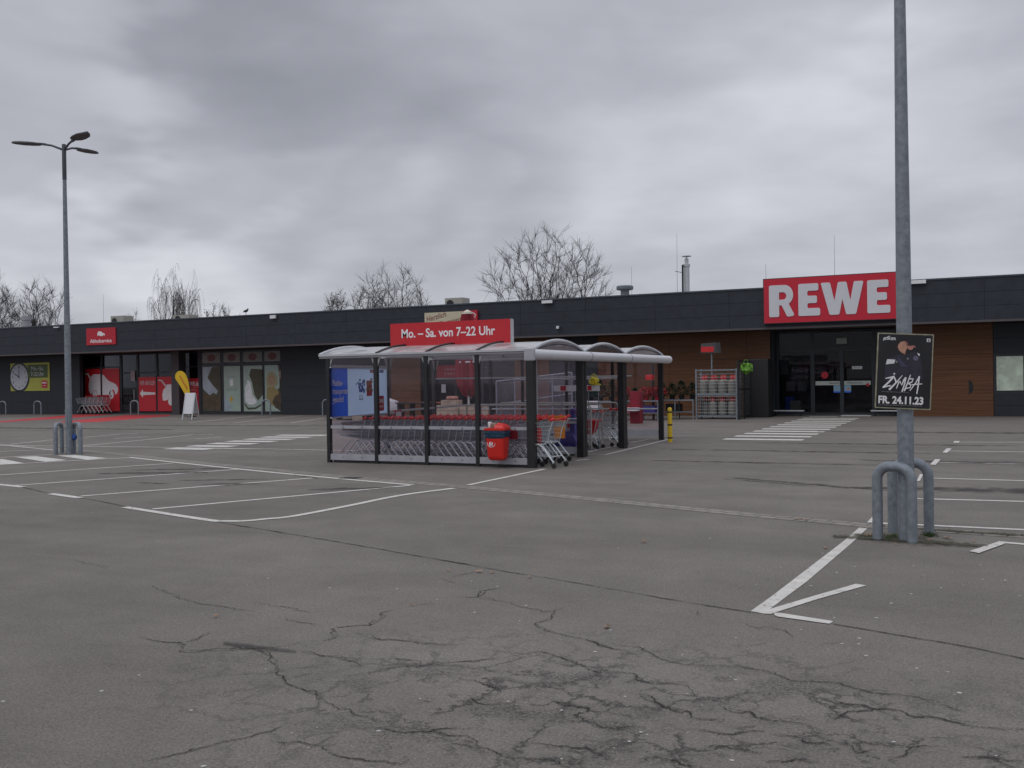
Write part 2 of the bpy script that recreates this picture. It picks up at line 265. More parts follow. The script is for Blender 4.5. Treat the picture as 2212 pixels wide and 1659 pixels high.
# ------------------------------------------------------------------ mesh helpers
class MB:
    def __init__(s): s.v = []; s.f = []
    def add(s, vs, fs):
        o = len(s.v); s.v += [tuple(p) for p in vs]; s.f += [tuple(i + o for i in f) for f in fs]; return s
    def box(s, x0, x1, y0, y1, z0, z1):
        return s.add([(x0, y0, z0), (x1, y0, z0), (x1, y1, z0), (x0, y1, z0), (x0, y0, z1), (x1, y0, z1), (x1, y1, z1), (x0, y1, z1)],
                     [(0, 3, 2, 1), (4, 5, 6, 7), (0, 1, 5, 4), (1, 2, 6, 5), (2, 3, 7, 6), (3, 0, 4, 7)])
    def beam(s, a, b, w, h, up=(0, 0, 1)):
        a = Vector(a); b = Vector(b); d = (b - a).normalized(); sd = d.cross(Vector(up))
        if sd.length < 1e-4: sd = Vector((1, 0, 0))
        sd.normalize(); u = sd.cross(d).normalized(); vs = []
        for p in (a, b):
            for i, j in ((-1, -1), (1, -1), (1, 1), (-1, 1)): vs.append(p + sd * (w / 2 * i) + u * (h / 2 * j))
        return s.add(vs, [(0, 1, 2, 3), (7, 6, 5, 4), (0, 4, 5, 1), (1, 5, 6, 2), (2, 6, 7, 3), (3, 7, 4, 0)])
    def tube(s, pts, r, n=8, cap=True, closed=False):
        pts = [Vector(p) for p in pts]; k = len(pts); rs = r if isinstance(r, (list, tuple)) else [r] * k
        ref = None; vs = []
        for i, p in enumerate(pts):
            if closed: d = pts[(i + 1) % k] - pts[i - 1]
            else: d = pts[min(i + 1, k - 1)] - pts[max(i - 1, 0)]
            d.normalize()
            if ref is None:
                ref = Vector((0, 0, 1)) if abs(d.z) < 0.9 else Vector((1, 0, 0))
            a = (ref - d * ref.dot(d)).normalized(); ref = a; b = d.cross(a)
            for j in range(n):
                t = 2 * math.pi * j / n; vs.append(p + a * (rs[i] * math.cos(t)) + b * (rs[i] * math.sin(t)))
        fs = []
        for i in range(k if closed else k - 1):
            i2 = (i + 1) % k
            for j in range(n): fs.append((i * n + j, i * n + (j + 1) % n, i2 * n + (j + 1) % n, i2 * n + j))
        if cap and not closed: fs += [tuple(range(n - 1, -1, -1)), tuple(range((k - 1) * n, k * n))]
        return s.add(vs, fs)
    def lathe(s, prof, n=24, o=(0, 0, 0)):
        vs = []; fs = []
        for r, z in prof:
            for j in range(n):
                t = 2 * math.pi * j / n; vs.append((o[0] + r * math.cos(t), o[1] + r * math.sin(t), o[2] + z))
        for i in range(len(prof) - 1):
            for j in range(n): fs.append((i * n + j, i * n + (j + 1) % n, (i + 1) * n + (j + 1) % n, (i + 1) * n + j))
        fs += [tuple(range(n - 1, -1, -1)), tuple(range((len(prof) - 1) * n, len(prof) * n))]
        return s.add(vs, fs)
    def loft(s, secs, cap=True):
        n = len(secs[0]); vs = [p for q in secs for p in q]; fs = []
        for i in range(len(secs) - 1):
            for j in range(n): fs.append((i * n + j, i * n + (j + 1) % n, (i + 1) * n + (j + 1) % n, (i + 1) * n + j))
        if cap: fs += [tuple(range(n - 1, -1, -1)), tuple(range((len(secs) - 1) * n, len(secs) * n))]
        return s.add(vs, fs)
    def prism(s, pts, d0, d1):
        """polygon in the x-z plane, front towards -y at y=-d1"""
        n = len(pts); vs = [(x, -d0, z) for x, z in pts] + [(x, -d1, z) for x, z in pts]
        return s.add(vs, [tuple(range(n)), tuple(range(2 * n - 1, n - 1, -1))] + [(i, n + i, n + (i + 1) % n, (i + 1) % n) for i in range(n)])
    def xform(s, M):
        s.v = [tuple(M @ Vector(p)) for p in s.v]; return s
    def build(s, name, m, parent=None, smooth=False, bevel=0.0):
        me = bpy.data.meshes.new(name); me.from_pydata(s.v, [], s.f); me.update()
        import bmesh
        bm = bmesh.new(); bm.from_mesh(me); bmesh.ops.recalc_face_normals(bm, faces=bm.faces)
        if bevel: bmesh.ops.bevel(bm, geom=list(bm.edges), offset=bevel, segments=2, affect='EDGES', profile=0.5, clamp_overlap=True)
        bm.to_mesh(me); bm.free()
        me.materials.append(m)
        if smooth:
            for p in me.polygons: p.use_smooth = True
            try: me.set_sharp_from_angle(angle=R(40))
            except Exception: pass
        o = bpy.data.objects.new(name, me); C.objects.link(o)
        if parent: o.parent = parent
        return o
def arc(cx, cz, r, a0, a1, n=10):
    return [(cx + r * math.cos(R(a0 + (a1 - a0) * i / n)), cz + r * math.sin(R(a0 + (a1 - a0) * i / n))) for i in range(n + 1)]
def rrect(x0, x1, z0, z1, r, n=4):
    return arc(x1 - r, z0 + r, r, -90, 0, n) + arc(x1 - r, z1 - r, r, 0, 90, n) + arc(x0 + r, z1 - r, r, 90, 180, n) + arc(x0 + r, z0 + r, r, 180, 270, n)
def thing(name, label, cat, loc=(0, 0, 0), rz=0.0, group=None):
    o = bpy.data.objects.new(name, None); C.objects.link(o); o.empty_display_size = 0.2
    o.location = loc; o.rotation_euler = (0, 0, rz); o['label'] = label; o['category'] = cat
    if group: o['group'] = group
    return o
def tag(o, label, cat, group=None):
    o['label'] = label; o['category'] = cat
    if group: o['group'] = group
    return o
def setting(o): o['kind'] = 'structure'; return o
def dup(root, loc, rz, label=None, group=None, scale=None):
    r = root.copy(); C.objects.link(r); r.location = loc; r.rotation_euler = (0, 0, rz)
    if label: r['label'] = label
    if group: r['group'] = group
    if scale: r.scale = scale
    for ch in list(root.children):
        c = ch.copy(); C.objects.link(c); c.parent = r
        for g in ch.children:
            d = g.copy(); C.objects.link(d); d.parent = c
    return r
def text(s, name, m, parent, x, z, size, d=0.01, th=0.004, sx=1.0, bold=0.0, align='CENTER', shear=0.0, rot=0.0, width=None):
    cu = bpy.data.curves.new('t', 'FONT'); cu.body = s; cu.size = size; cu.align_x = align; cu.align_y = 'CENTER'
    cu.offset = bold * size; cu.extrude = th / 2; cu.shear = shear; cu.resolution_u = 4
    o = bpy.data.objects.new('t', cu); C.objects.link(o)
    bpy.context.view_layer.update()
    me = bpy.data.meshes.new_from_object(o.evaluated_get(bpy.context.evaluated_depsgraph_get()))
    bpy.data.objects.remove(o); bpy.data.curves.remove(cu)
    me.name = name; me.materials.clear(); me.materials.append(m)
    if width:
        xs = [v.co.x for v in me.vertices]; sx = width / max(1e-6, max(xs) - min(xs))
    M = Matrix.Translation((x, -d - th / 2, z)) @ Matrix.Rotation(-R(rot), 4, 'Y') @ Matrix.Rotation(R(90), 4, 'X') @ Matrix.Diagonal((sx, 1, 1, 1))
    me.transform(M)
    ob = bpy.data.objects.new(name, me); C.objects.link(ob); ob.parent = parent; return ob
def flat(parent, name, pts, m, d, th=0.003):
    return MB().prism(pts, d, d + th).build(name, m, parent)
def rect(x0, x1, z0, z1): return [(x0, z0), (x1, z0), (x1, z1), (x0, z1)]
def scrawl(parent, name, m, x0, x1, z, h, d, seed=0, n=None):
    """print too small to read: a line of little strokes"""
    rn = random.Random(seed); b = MB(); x = x0
    while x < x1:
        w = h * rn.uniform(0.3, 0.75)
        if x + w > x1: break
        b.prism(rect(x, x + w * 0.32, z - h / 2, z + h / 2), d, d + 0.002)
        if rn.random() < 0.8: b.prism(rect(x + w * 0.34, x + w, z - h * rn.uniform(-.1, .5), z - h * rn.uniform(-.1, .5) + h * .25), d, d + 0.002)
        x += w + h * (0.25 if rn.random() < 0.85 else 0.8)
    return b.build(name, m, parent)

# ------------------------------------------------------------------ ground
gm = MB(); gm.add([(-400, -300, 0), (400, -300, 0), (400, 500, 0), (-400, 500, 0)], [(0, 1, 2, 3)])
setting(gm.build('ground', M_ASPH))
def zg(x0, y0, s):      # a point of an enlarged crop of the photograph -> picture point
    return lambda p: ((x0 + p[0] * s) / 1.5624, (y0 + p[1] * s) / 1.5624)
Z2 = zg(0, 1400, 0.40687); Z3 = zg(900, 1500, 0.45208); Z6 = zg(0, 1700, 0.78119); Z7 = zg(1728, 1700, 0.78119)
Z8 = zg(2500, 1500, 0.43219); ZL = zg(550, 950, 0.36765); ZE = zg(2300, 880, 0.40984); ZR = zg(2850, 880, 0.41); ZS = zg(1900, 1040, 0.36174); Z1 = zg(0, 880, 0.40984)
def strip(mb, pts, w, z, w2=None):
    """flat painted band through ground points"""
    pts = [Vector((p[0], p[1])) for p in pts]; vs = []
    for i, p in enumerate(pts):
        d = (pts[min(i + 1, len(pts) - 1)] - pts[max(i - 1, 0)]).normalized(); n = Vector((-d.y, d.x))
        ww = w if w2 is None else w + (w2 - w) * i / (len(pts) - 1)
        vs += [(*(p + n * ww / 2), z), (*(p - n * ww / 2), z)]
    mb.add(vs, [(2 * i, 2 * i + 1, 2 * i + 3, 2 * i + 2) for i in range(len(pts) - 1)])
def gp(pts, conv=None): return [G(*(conv(p) if conv else p)).xy for p in pts]
def smooth(pts, n=6):
    out = []
    for i in range(len(pts) - 1):
        p0 = pts[max(i - 1, 0)]; p1 = pts[i]; p2 = pts[i + 1]; p3 = pts[min(i + 2, len(pts) - 1)]
        for k in range(n):
            t = k / n; out.append(0.5 * ((2 * p1) + (p2 - p0) * t + (2 * p0 - 5 * p1 + 4 * p2 - p3) * t * t + (3 * p1 - p0 - 3 * p2 + p3) * t ** 3))
    return out + [pts[-1]]

# stall lines of the near block of bays
_z = [0.004]
def nz():
    _z[0] += 0.00022; return _z[0]
ml = MB()
for a, b in [((330, 1100), (885, 1049)), ((175, 1072), (675, 1033)), ((20, 1050), (515, 1014)), ((-90, 1032.5), (375, 1001)), ((-90, 1009), (276, 989)), ((-60, 992), (115, 982))]:
    strip(ml, gp([a, b]), 0.10, nz())
strip(ml, smooth(gp([(279, 988.2), (420, 1003.5), (576, 1019.6), (730, 1034), (891.5, 1048)])), 0.12, nz())
strip(ml, gp([(109, 1067), (174, 1076)]), 0.13, nz()); strip(ml, gp([(-60, 1041), (50, 1052.5)]), 0.13, nz())
strip(ml, smooth(gp([(269.5, 1096), (443, 1123), (485, 1126.2), (530, 1125.8), (576, 1121.5), (634, 1115.5), (749.6, 1093.8), (865.4, 1070.6), (981, 1055.2)])), 0.12, nz())
strip(ml, gp([(1011.5, 1048.3), (1176.4, 1013.8)]), 0.10, nz())
setting(ml.build('parking_bay_lines', M_PAINT))
ml = MB(); _z[0] = 0.004
for q in ([(0, 368), (30, 370), (200, 403), (0, 415)], [(120, 352), (300, 345), (555, 378), (380, 392)], [(470, 340), (620, 335), (890, 362), (720, 375)], [(-300, 385), (-150, 377), (-60, 408), (-200, 415)]):
    p = gp(q, Z2); z = nz() + 0.002; ml.add([(*v, z) for v in p], [(0, 1, 2, 3)])
setting(ml.build('hatched_road_marking', M_PAINT))
# lines of the bays by the shop, pale with wear
ml = MB(); _z[0] = 0.004
for pts, cv in [([(80, 245), (440, 208)], Z2), ([(700, 188), (1000, 160), (1140, 160)], Z2), ([(940, 197), (1220, 183)], Z2), ([(690, 258), (1240, 205), (1600, 165), (1765, 165)], Z2),
                ([(1620, 200), (1840, 187)], Z2), ([(0, 255), (700, 262), (1500, 272), (2212, 285)], Z2), ([(0, 250), (490, 298)], Z2), ([(-200, 312), (0, 305), (400, 290)], Z2),
                ([(150, 1298), (240, 1298), (840, 1235)], ZL), ([(530, 1300), (640, 1300), (1290, 1230)], ZL), ([(1000, 1300), (1170, 1300), (1475, 1255)], ZL), ([(440, 1535), (1000, 1540), (1640, 1552)], ZL)]:
    strip(ml, gp(pts, cv), 0.11, nz())
setting(ml.build('faded_bay_lines', M_PAINTOLD))
def zebra(name, L0, L1, R0, R1, fr, w, m=M_PAINT):
    mb = MB()
    for k, f in enumerate(fr):
        a = Vector(L0) + (Vector(L1) - Vector(L0)) * f; b = Vector(R0) + (Vector(R1) - Vector(R0)) * f
        strip(mb, [a, b], w, 0.005)
    return setting(mb.build(name, m))
a0, a1 = gp([(60, 1533), (1060, 1412)], ZL); b0, b1 = gp([(440, 1540), (1500, 1414)], ZL)
zebra('zebra_crossing', a0, a1, b0, b1, [i / 6 for i in range(7)], 0.55)
mb = MB()
for k, vv in enumerate([9.35, 10.72, 12.0, 13.3, 14.6, 15.95, 17.25, 18.65, 20.05, 21.4, 22.6]):
    strip(mb, [(1.55 + 0.004 * vv, vv), (3.66 + 0.004 * vv, vv)], 0.55, 0.005)
strip(mb, [(1.65, 24.3), (2.75, 24.3)], 0.4, 0.005); 
setting(mb.build('entrance_crossing', M_PAINT))
# arrow-like meeting of lines by the right-hand lamp
ml = MB()
for q in ([(925, 652), (988, 658), (870, 770), (520, 1070), (200, 1310), (180, 1325), (78, 1305), (240, 1190), (500, 990), (800, 760)],):
    ml.add([(*v, 0.0042) for v in gp(q, Z8)], [tuple(range(len(q)))])
for q in ([(195, 1300), (560, 1190), (900, 1092), (982, 1105), (600, 1212), (235, 1328), (178, 1326)],):
    ml.add([(*v, 0.0052) for v in gp(q, Z8)], [tuple(range(len(q)))])
q = [(262, 1320), (300, 1320), (700, 1382), (722, 1390), (690, 1406), (290, 1350), (262, 1338)]
ml.add([(*v, 0.0062) for v in gp(q, Z8)], [tuple(range(len(q)))])
setting(ml.build('arrow_road_marking', M_PAINT))
ml = MB(); _z[0] = 0.004
for a, b in [((1000, 612), (2212, 668)), ((1380, 425), (2212, 447)), ((1500, 265), (2212, 285)), ((1540, 140), (2212, 155)), ((1620, 52), (2212, 60))]:
    p = gp([a, b], Z8); p[1] = p[1] + (p[1] - p[0]) * 2; strip(ml, p, 0.10, nz())
p = gp([(905, 1495), (1478, 1495)], ZR); p[1] = p[1] + (p[1] - p[0]) * 2; strip(ml, p, 0.10, nz())
p = gp([(2020, 766), (2212, 782)], Z8); p[1] = p[1] + (p[1] - p[0]) * 3; strip(ml, p, 0.10, nz())
for q, cv in [([(1575, 65), (1612, 68), (1648, 35), (1610, 32)], Z8), ([(1478, 160), (1522, 163), (1560, 120), (1518, 118)], Z8), ([(1375, 290), (1398, 290), (1425, 238), (1400, 235)], Z8),
              ([(1785, 840), (1860, 855), (2062, 782), (2020, 762)], Z8), ([(985, 615), (1035, 617), (1045, 572), (1028, 570)], Z8), ([(895, 1500), (940, 1502), (950, 1488), (905, 1487)], ZR)]:
    z = nz() + 0.003; ml.add([(*v, z) for v in gp(q, cv)], [(0, 1, 2, 3)])
setting(ml.build('right_bay_lines', M_PAINT))
ml = MB(); _z[0] = 0.004
for pts in ([(220, 1365), (398, 1368), (590, 1322), (980, 1226)], [(220, 1345), (550, 1275)], [(635, 1252), (790, 1228)], [(125, 1425), (240, 1410)]):
    strip(ml, gp(pts, ZS), 0.08, nz())
setting(ml.build('shelter_floor_lines', M_PAINTOLD))
# red painted strips at the collection entrance
ml = MB()
for q in ([(-120, 1340), (0, 1322), (540, 1274), (640, 1266), (935, 1266), (640, 1292), (540, 1296), (0, 1332), (-120, 1352)], [(440, 1330), (620, 1314), (1050, 1272), (1405, 1270), (1395, 1279), (830, 1327), (600, 1334)]):
    ml.add([(*v, 0.0045) for v in gp(q, Z1)], [tuple(range(len(q)))])
setting(ml.build('red_floor_marking', M_PAINTR))
# paved gutter crossing the car park
def pavemat():
    m = mat('gutter_stones', (0.20, 0.185, 0.17), 0.85, var=0.2, vs=5).copy(); t = m.node_tree; b = t.nodes['Principled BSDF']
    uv = nd(t, 'ShaderNodeUVMap'); br = nd(t, 'ShaderNodeTexBrick'); br.inputs['Scale'].default_value = 1.0
    for k, v in (('Color1', (0.25, 0.222, 0.195, 1)), ('Color2', (0.19, 0.17, 0.152, 1)), ('Mortar', (0.085, 0.078, 0.07, 1))): br.inputs[k].default_value = v
    br.inputs['Mortar Size'].default_value = 0.012; br.inputs['Brick Width'].default_value = 0.24; br.inputs['Row Height'].default_value = 0.16
    t.links.new(uv.outputs[0], br.inputs['Vector']); t.links.new(br.outputs[0], b.inputs['Base Color']); return m
M_PAVE = pavemat()
def ribbon(name, pts, w, z, m, uvlen=True, taper=False, rnd=None):
    """ribbon with UV: x along (metres), y across 0..1 (or metres)"""
    return ribbons(name, [(pts, w, taper)], z, m, rnd, metres=not taper and uvlen)
def ribbons(name, items, z, m, rnd=None, metres=False, dz=0.00002):
    vs = []; fs = []; uvs = []; zz = z
    for pts, w, taper in items:
        pts = [Vector((p[0], p[1])) for p in pts]; L_ = 0; o = len(vs); k = len(pts); zz += dz
        for i, p in enumerate(pts):
            if i: L_ += (pts[i] - pts[i - 1]).length
            d = (pts[min(i + 1, k - 1)] - pts[max(i - 1, 0)])
            a_, b_ = max(0, i - 4), min(k - 1, i + 4); d = pts[b_] - pts[a_]
            d = d.normalized() if d.length > 1e-6 else Vector((1, 0)); n = Vector((-d.y, d.x)); ww = w
            if taper: ww = w * (0.35 + 0.65 * min(1, 4 * min(i, k - 1 - i) / k))
            if rnd: ww *= rnd.uniform(0.7, 1.35)
            vs += [(*(p + n * ww / 2), zz), (*(p - n * ww / 2), zz)]; uvs += [(L_, w if metres else 1.0), (L_, 0.0)]
        fs += [(o + 2 * i, o + 2 * i + 1, o + 2 * i + 3, o + 2 * i + 2) for i in range(k - 1)]
    me = bpy.data.meshes.new(name); me.from_pydata(vs, [], fs); me.materials.append(m); ul = me.uv_layers.new(name='UVMap')
    for lp in me.loops: ul.data[lp.index].uv = uvs[lp.vertex_index]
    ob = bpy.data.objects.new(name, me); C.objects.link(ob); return ob
gut = gp([(-150, 948), (0, 960), (150, 971), (286, 984), (420, 998.5), (576, 1013.6), (692, 1025), (836.5, 1038), (981, 1050), (1216, 1072), (1600, 1110), (1821, 1130), (1900, 1139)])
setting(ribbon('gutter', smooth(gut, 4), 0.32, 0.003, M_PAVE))
gut2 = gp([(1900, 1137), (2042, 1147), (2212, 1158)]); gut2.append(gut2[-1] + (gut2[-1] - gut2[-2]) * 3)
setting(ribbon('gutter', gut2, 0.30, 0.003, M_PAVE))

# cracks, traced on the ground
rn = random.Random(7)
def jag(pts, amp, step=0.07):
    def frac(a, b, k):
        if k == 0 or (b - a).length < .015: return [b]
        d = b - a; m_ = a + d * rn.uniform(.4, .6) + Vector((-d.y, d.x)) * rn.gauss(0, .13); return frac(a, m_, k - 1) + frac(m_, b, k - 1)
    if amp < .02:
        out = [pts[0]]
        for a, b in zip(pts[:-1], pts[1:]): out += frac(a, b, 6)
        return out
    if amp == .0201: amp = .007
    out = [pts[0]]
    for a, b in zip(pts[:-1], pts[1:]):
        n = max(1, int((b - a).length / step)); d = (b - a); nn = Vector((-d.y, d.x)).normalized() if d.length else Vector((0, 0))
        for i in range(1, n + 1):
            q = a + d * (i / n); out.append(q + nn * rn.uniform(-amp, amp) if i < n else q)
    return out
cr6 = [([(215, 235), (330, 248), (460, 283)], .6), ([(660, 355), (740, 390), (860, 432), (960, 445), (1100, 465)], .9), ([(1090, 425), (1215, 445), (1340, 470), (1400, 472)], .8),
       ([(1230, 490), (1300, 515), (1385, 532)], 1), ([(1400, 595), (1450, 580), (1440, 540), (1520, 530), (1600, 525), (1650, 500), (1655, 470), (1710, 458)], 1.5), ([(1780, 442), (1880, 432)], .7),
       ([(1960, 405), (2060, 405), (2100, 375), (2200, 360)], 1), ([(2060, 405), (2140, 420), (2212, 430)], 1), ([(1910, 325), (1965, 345)], .7), ([(1930, 325), (2050, 295)], .7),
       ([(600, 578), (700, 598), (770, 600), (790, 630), (770, 637), (1090, 628), (1200, 620), (1300, 600)], 1.1), ([(800, 600), (860, 585), (900, 555)], .8),
       ([(1090, 628), (1130, 640), (1170, 660), (1190, 700), (1195, 740), (1225, 745), (1230, 775), (1300, 800), (1370, 830), (1440, 870), (1510, 890), (1530, 915), (1660, 945)], 1.2),
       ([(1640, 970), (1760, 990), (1850, 988), (1900, 975), (2070, 968)], 1.2), ([(1850, 988), (2020, 1005), (2050, 1045), (2140, 1075), (2212, 1100)], 1.3),
       ([(1300, 640), (1420, 660), (1500, 678), (1560, 700)], 1.1), ([(1480, 745), (1600, 730), (1740, 705), (1850, 700), (1980, 685), (2090, 675), (2212, 660)], .9),
       ([(1550, 560), (1640, 590), (1720, 590), (1800, 600), (1900, 612), (2050, 600)], 1), ([(1690, 665), (1740, 675), (1820, 700)], .8),
       ([(590, 1115), (740, 1090), (880, 1055), (960, 1032), (1060, 1015), (1180, 980), (1220, 965)], 1), ([(1200, 1032), (1290, 1030), (1390, 1050), (1470, 1095), (1600, 1115), (1730, 1130), (1765, 1110)], 1.1),
       ([(1980, 755), (2060, 770), (2120, 790), (2150, 825)], 1.1), ([(2030, 840), (2090, 870), (2190, 862)], 1.1), ([(1270, 752), (1350, 735)], .8), ([(430, 690), (570, 700)], .6)]
cr7 = [([(0, 430), (60, 450), (130, 470), (180, 465), (230, 450)], 1), ([(190, 465), (170, 495), (100, 518), (190, 560), (280, 580), (370, 605), (440, 630), (500, 645), (550, 665)], 1.3),
       ([(430, 605), (560, 625), (610, 655), (680, 685), (750, 700), (830, 675)], 1.1), ([(750, 700), (900, 700), (1060, 718), (1140, 740), (1210, 768), (1300, 770), (1400, 775), (1480, 800), (1560, 820), (1680, 828), (1850, 860)], 1.1),
       ([(0, 660), (130, 640), (220, 670), (300, 700), (370, 730), (400, 720), (520, 735), (570, 770), (700, 780), (760, 790), (790, 830)], 1.2), ([(550, 825), (620, 860), (680, 885), (760, 900), (770, 930)], 1.6),
       ([(0, 850), (140, 875), (180, 855), (330, 885), (330, 900), (270, 915), (310, 940), (390, 970), (450, 975), (520, 965), (580, 972)], 1.6), ([(910, 880), (1030, 900), (1050, 925), (1120, 940), (1240, 950), (1340, 985)], 1.2),
       ([(770, 925), (900, 935)], 1), ([(750, 975), (850, 985), (960, 1000), (1090, 985)], 1.4), ([(1130, 1000), (1200, 1005), (1270, 1035), (1380, 1050)], 1.3),
       ([(1360, 950), (1400, 930), (1450, 900), (1560, 890), (1680, 895), (1740, 925), (1820, 925), (1900, 945), (2040, 970), (2212, 975)], 1.4), ([(1390, 850), (1510, 870), (1560, 890)], 1.1),
       ([(1400, 1030), (1470, 1050), (1500, 1080), (1570, 1065)], 1.4), ([(1620, 1095), (1700, 1090), (1760, 1050), (1890, 1055)], 1.3), ([(0, 1100), (130, 1105), (200, 1130)], 1.6), ([(40, 1050), (200, 1050), (330, 1060), (390, 1090)], 1.5),
       ([(570, 1110), (700, 1110), (820, 1140)], 1.8), ([(830, 1050), (960, 1060), (1080, 1080)], 1.3), ([(800, 465), (820, 490)], .7), ([(1000, 515), (1060, 540), (1180, 550), (1210, 580)], .9),
       ([(980, 620), (1060, 612), (1105, 600)], .7), ([(1330, 610), (1430, 605)], .8), ([(1940, 1095), (2060, 1100), (2212, 1115)], 1.3), ([(1100, 1120), (1230, 1105), (1330, 1120)], 1.4), ([(1850, 870), (1960, 905)], 1.0)]
items = []; halo = []
for lst, cv in ((cr6, Z6), (cr7, Z7)):
    for pts, k in lst:
        p = jag(gp(pts, cv), 0.018, 0.06); items.append((p, 0.022 * k, True)); halo.append((jag(gp(pts, cv), .025, .10), 0.10 * k, True))
setting(ribbons('pavement_cracks', items, 0.0045, M_CRACK, rn)); setting(ribbons('crack_stains', halo, 0.003, M_HALO))
jt = []
for pts, w in [([(462, 1127), (560, 1143), (700, 1166), (850, 1192), (980, 1215), (1107, 1238)], .055), ([(1107, 1238), (1200, 1252), (1330, 1275), (1450, 1296), (1560, 1314), (1640, 1326)], .045),
               ([(1800, 1349), (1900, 1366), (2020, 1386), (2110, 1402), (2212, 1424), (2400, 1462)], .045), ([(174, 1076), (225, 1085), (272, 1095)], .07), ([(50, 1053), (109, 1067)], .06)]:
    jt.append((jag(gp(pts), .0201, .10), w * 1.1, False))
setting(ribbons('asphalt_joint', jt, 0.0055, M_CRACK, rn))
def blob(pts_c, rx, ry, ang=0.0):
    """stain: two half-ribbons make a lens shape"""
    c = pts_c; n = 12; pts = []
    for i in range(n + 1):
        t = -1 + 2 * i / n; pts.append(Vector((c[0] + rx * t * math.cos(ang), c[1] + rx * t * math.sin(ang))))
    return (pts, ry * 2, True)
st = []
for (x, y, rx, ry, a) in [(1750, 1046.5, 1.5, 0.30, -25), (1660, 1043, .9, .12, -25), (2085, 1058, 1.6, 0.9, 5), (2160, 1000, 2.5, .7, 0), (500, 1046, .5, .4, 20), (330, 1022, 1.1, .5, 22), (390, 1014, 1.0, .35, 25), (480, 1037, .8, .25, 25),
                          (760, 1056, .7, .35, 30), (330, 1044, .4, .2, 0), (60, 925, 8, .9, 0), (560, 920, 7, .6, 5), (1010, 918, 7, .6, 5), (1700, 975, 3, .35, 0), (1900, 960, 3, .4, 0), (2080, 935, 4, .8, 0), (1640, 1000, 2.2, .3, 0),
                          (660, 1030, .5, .12, -28), (560, 1400, .3, .12, 0), (760, 1356, .55, .20, 10), (1160, 1395, .4, .12, 0), (1320, 1597, .22, .10, 20), (1180, 1600, .5, .22, 20), (1090, 1455, .3, .1, 0), (1470, 1502, .35, .16, 0),
                          (1860, 1500, .35, .1, 0), (2060, 1560, .5, .2, 0), (1410, 1640, .6, .15, 0), (820, 1440, .3, .2, 0), (1230, 1560, .3, .15, 40), (1100, 1620, .5, .12, 0)]:
    st.append(blob(G(x, y), rx, ry, R(a)))
setting(ribbons('damp_patches', st[:19], 0.0065, M_STAIN, dz=.0002))
mo = [blob(G(1960, 1170), .75, .42, R(-5)), blob(G(1925, 1160), .4, .2, 0), blob(G(2080, 1150), .9, .2, R(-5))]
setting(ribbons('mossy_dirt', mo, 0.0145, M_MOSS, dz=.0002))
# gutter drain
dm = MB(); c = G(758, 1033)
for i in range(6): dm.box(c.x - .15 + i * .05, c.x - .12 + i * .05, c.y - .14, c.y + .14, 0.006, 0.012)
dm.box(c.x - .17, c.x + .17, c.y - .16, c.y + .16, 0.004, 0.007)
tag(dm.build('drain_grate', mat('cast_iron', (.06, .055, .05), .7, var=.3)), 'dark iron drain grate in the paved gutter near the cart shelter', 'drain')
# gum spots, petals and bits of paper
rn = random.Random(3); sm = MB()
spots = [Z8(p) for p in [(120, 1100), (215, 1050), (310, 960), (675, 992), (750, 1000), (545, 1105), (640, 850), (890, 955), (1350, 950), (1425, 1022), (1650, 1000), (1890, 1055), (1330, 1168), (1170, 1243), (1060, 1355), (470, 1447), (925, 1515), (922, 1560), (1870, 942), (2065, 1065), (1565, 1122), (275, 455), (370, 440), (850, 533), (585, 515), (730, 1355), (1615, 385), (1795, 520)]]
spots += [Z6(p) for p in [(1890, 415), (1425, 365), (2150, 358), (825, 893), (680, 160), (1160, 322), (2195, 855), (1635, 983), (2050, 470), (15, 855), (1715, 368), (400, 38), (880, 1135), (438, 810), (2030, 55)]]
spots += [Z7(p) for p in [(215, 893), (425, 547), (1530, 657), (1750, 712), (1935, 818), (2090, 1090), (1640, 430), (1425, 605), (60, 440), (950, 1110), (360, 640), (735, 655), (965, 762), (460, 192), (1060, 353), (1110, 325), (1885, 728), (2130, 330), (855, 150)]]
for k in range(60):
    spots.append((rn.uniform(0, 2212), 1659 - (rn.random() ** 0.8) * 680))
for (x, y) in spots[:62]:
    p = G(x, y); r = rn.uniform(.009, .016); a = rn.random() * 6
    sm.add([(p.x + r * math.cos(a + i) * rn.uniform(.6, 1.2), p.y + r * math.sin(a + i) * rn.uniform(.6, 1.2), 0.0024) for i in (0, 1, 2, 3, 4, 5.2)], [(0, 1, 2, 3, 4, 5)])
for (x, y) in spots[62:]:
    p = G(x, y); r = rn.uniform(.004, .011)
    sm.add([(p.x + r * math.cos(i), p.y + r * math.sin(i), 0.0024) for i in (0, 1.3, 2.6, 4, 5.2)], [(0, 1, 2, 3, 4)])
o = sm.build('ground_specks', mat('pale_gum', (0.42, 0.42, 0.40), 0.8)); o['kind'] = 'stuff'; o['label'] = 'pale chewing gum spots and paper scraps scattered over the asphalt'
M_LEAF = mat('dry_leaf', (0.24, 0.16, 0.10), 0.8, var=0.3)
lf = MB()
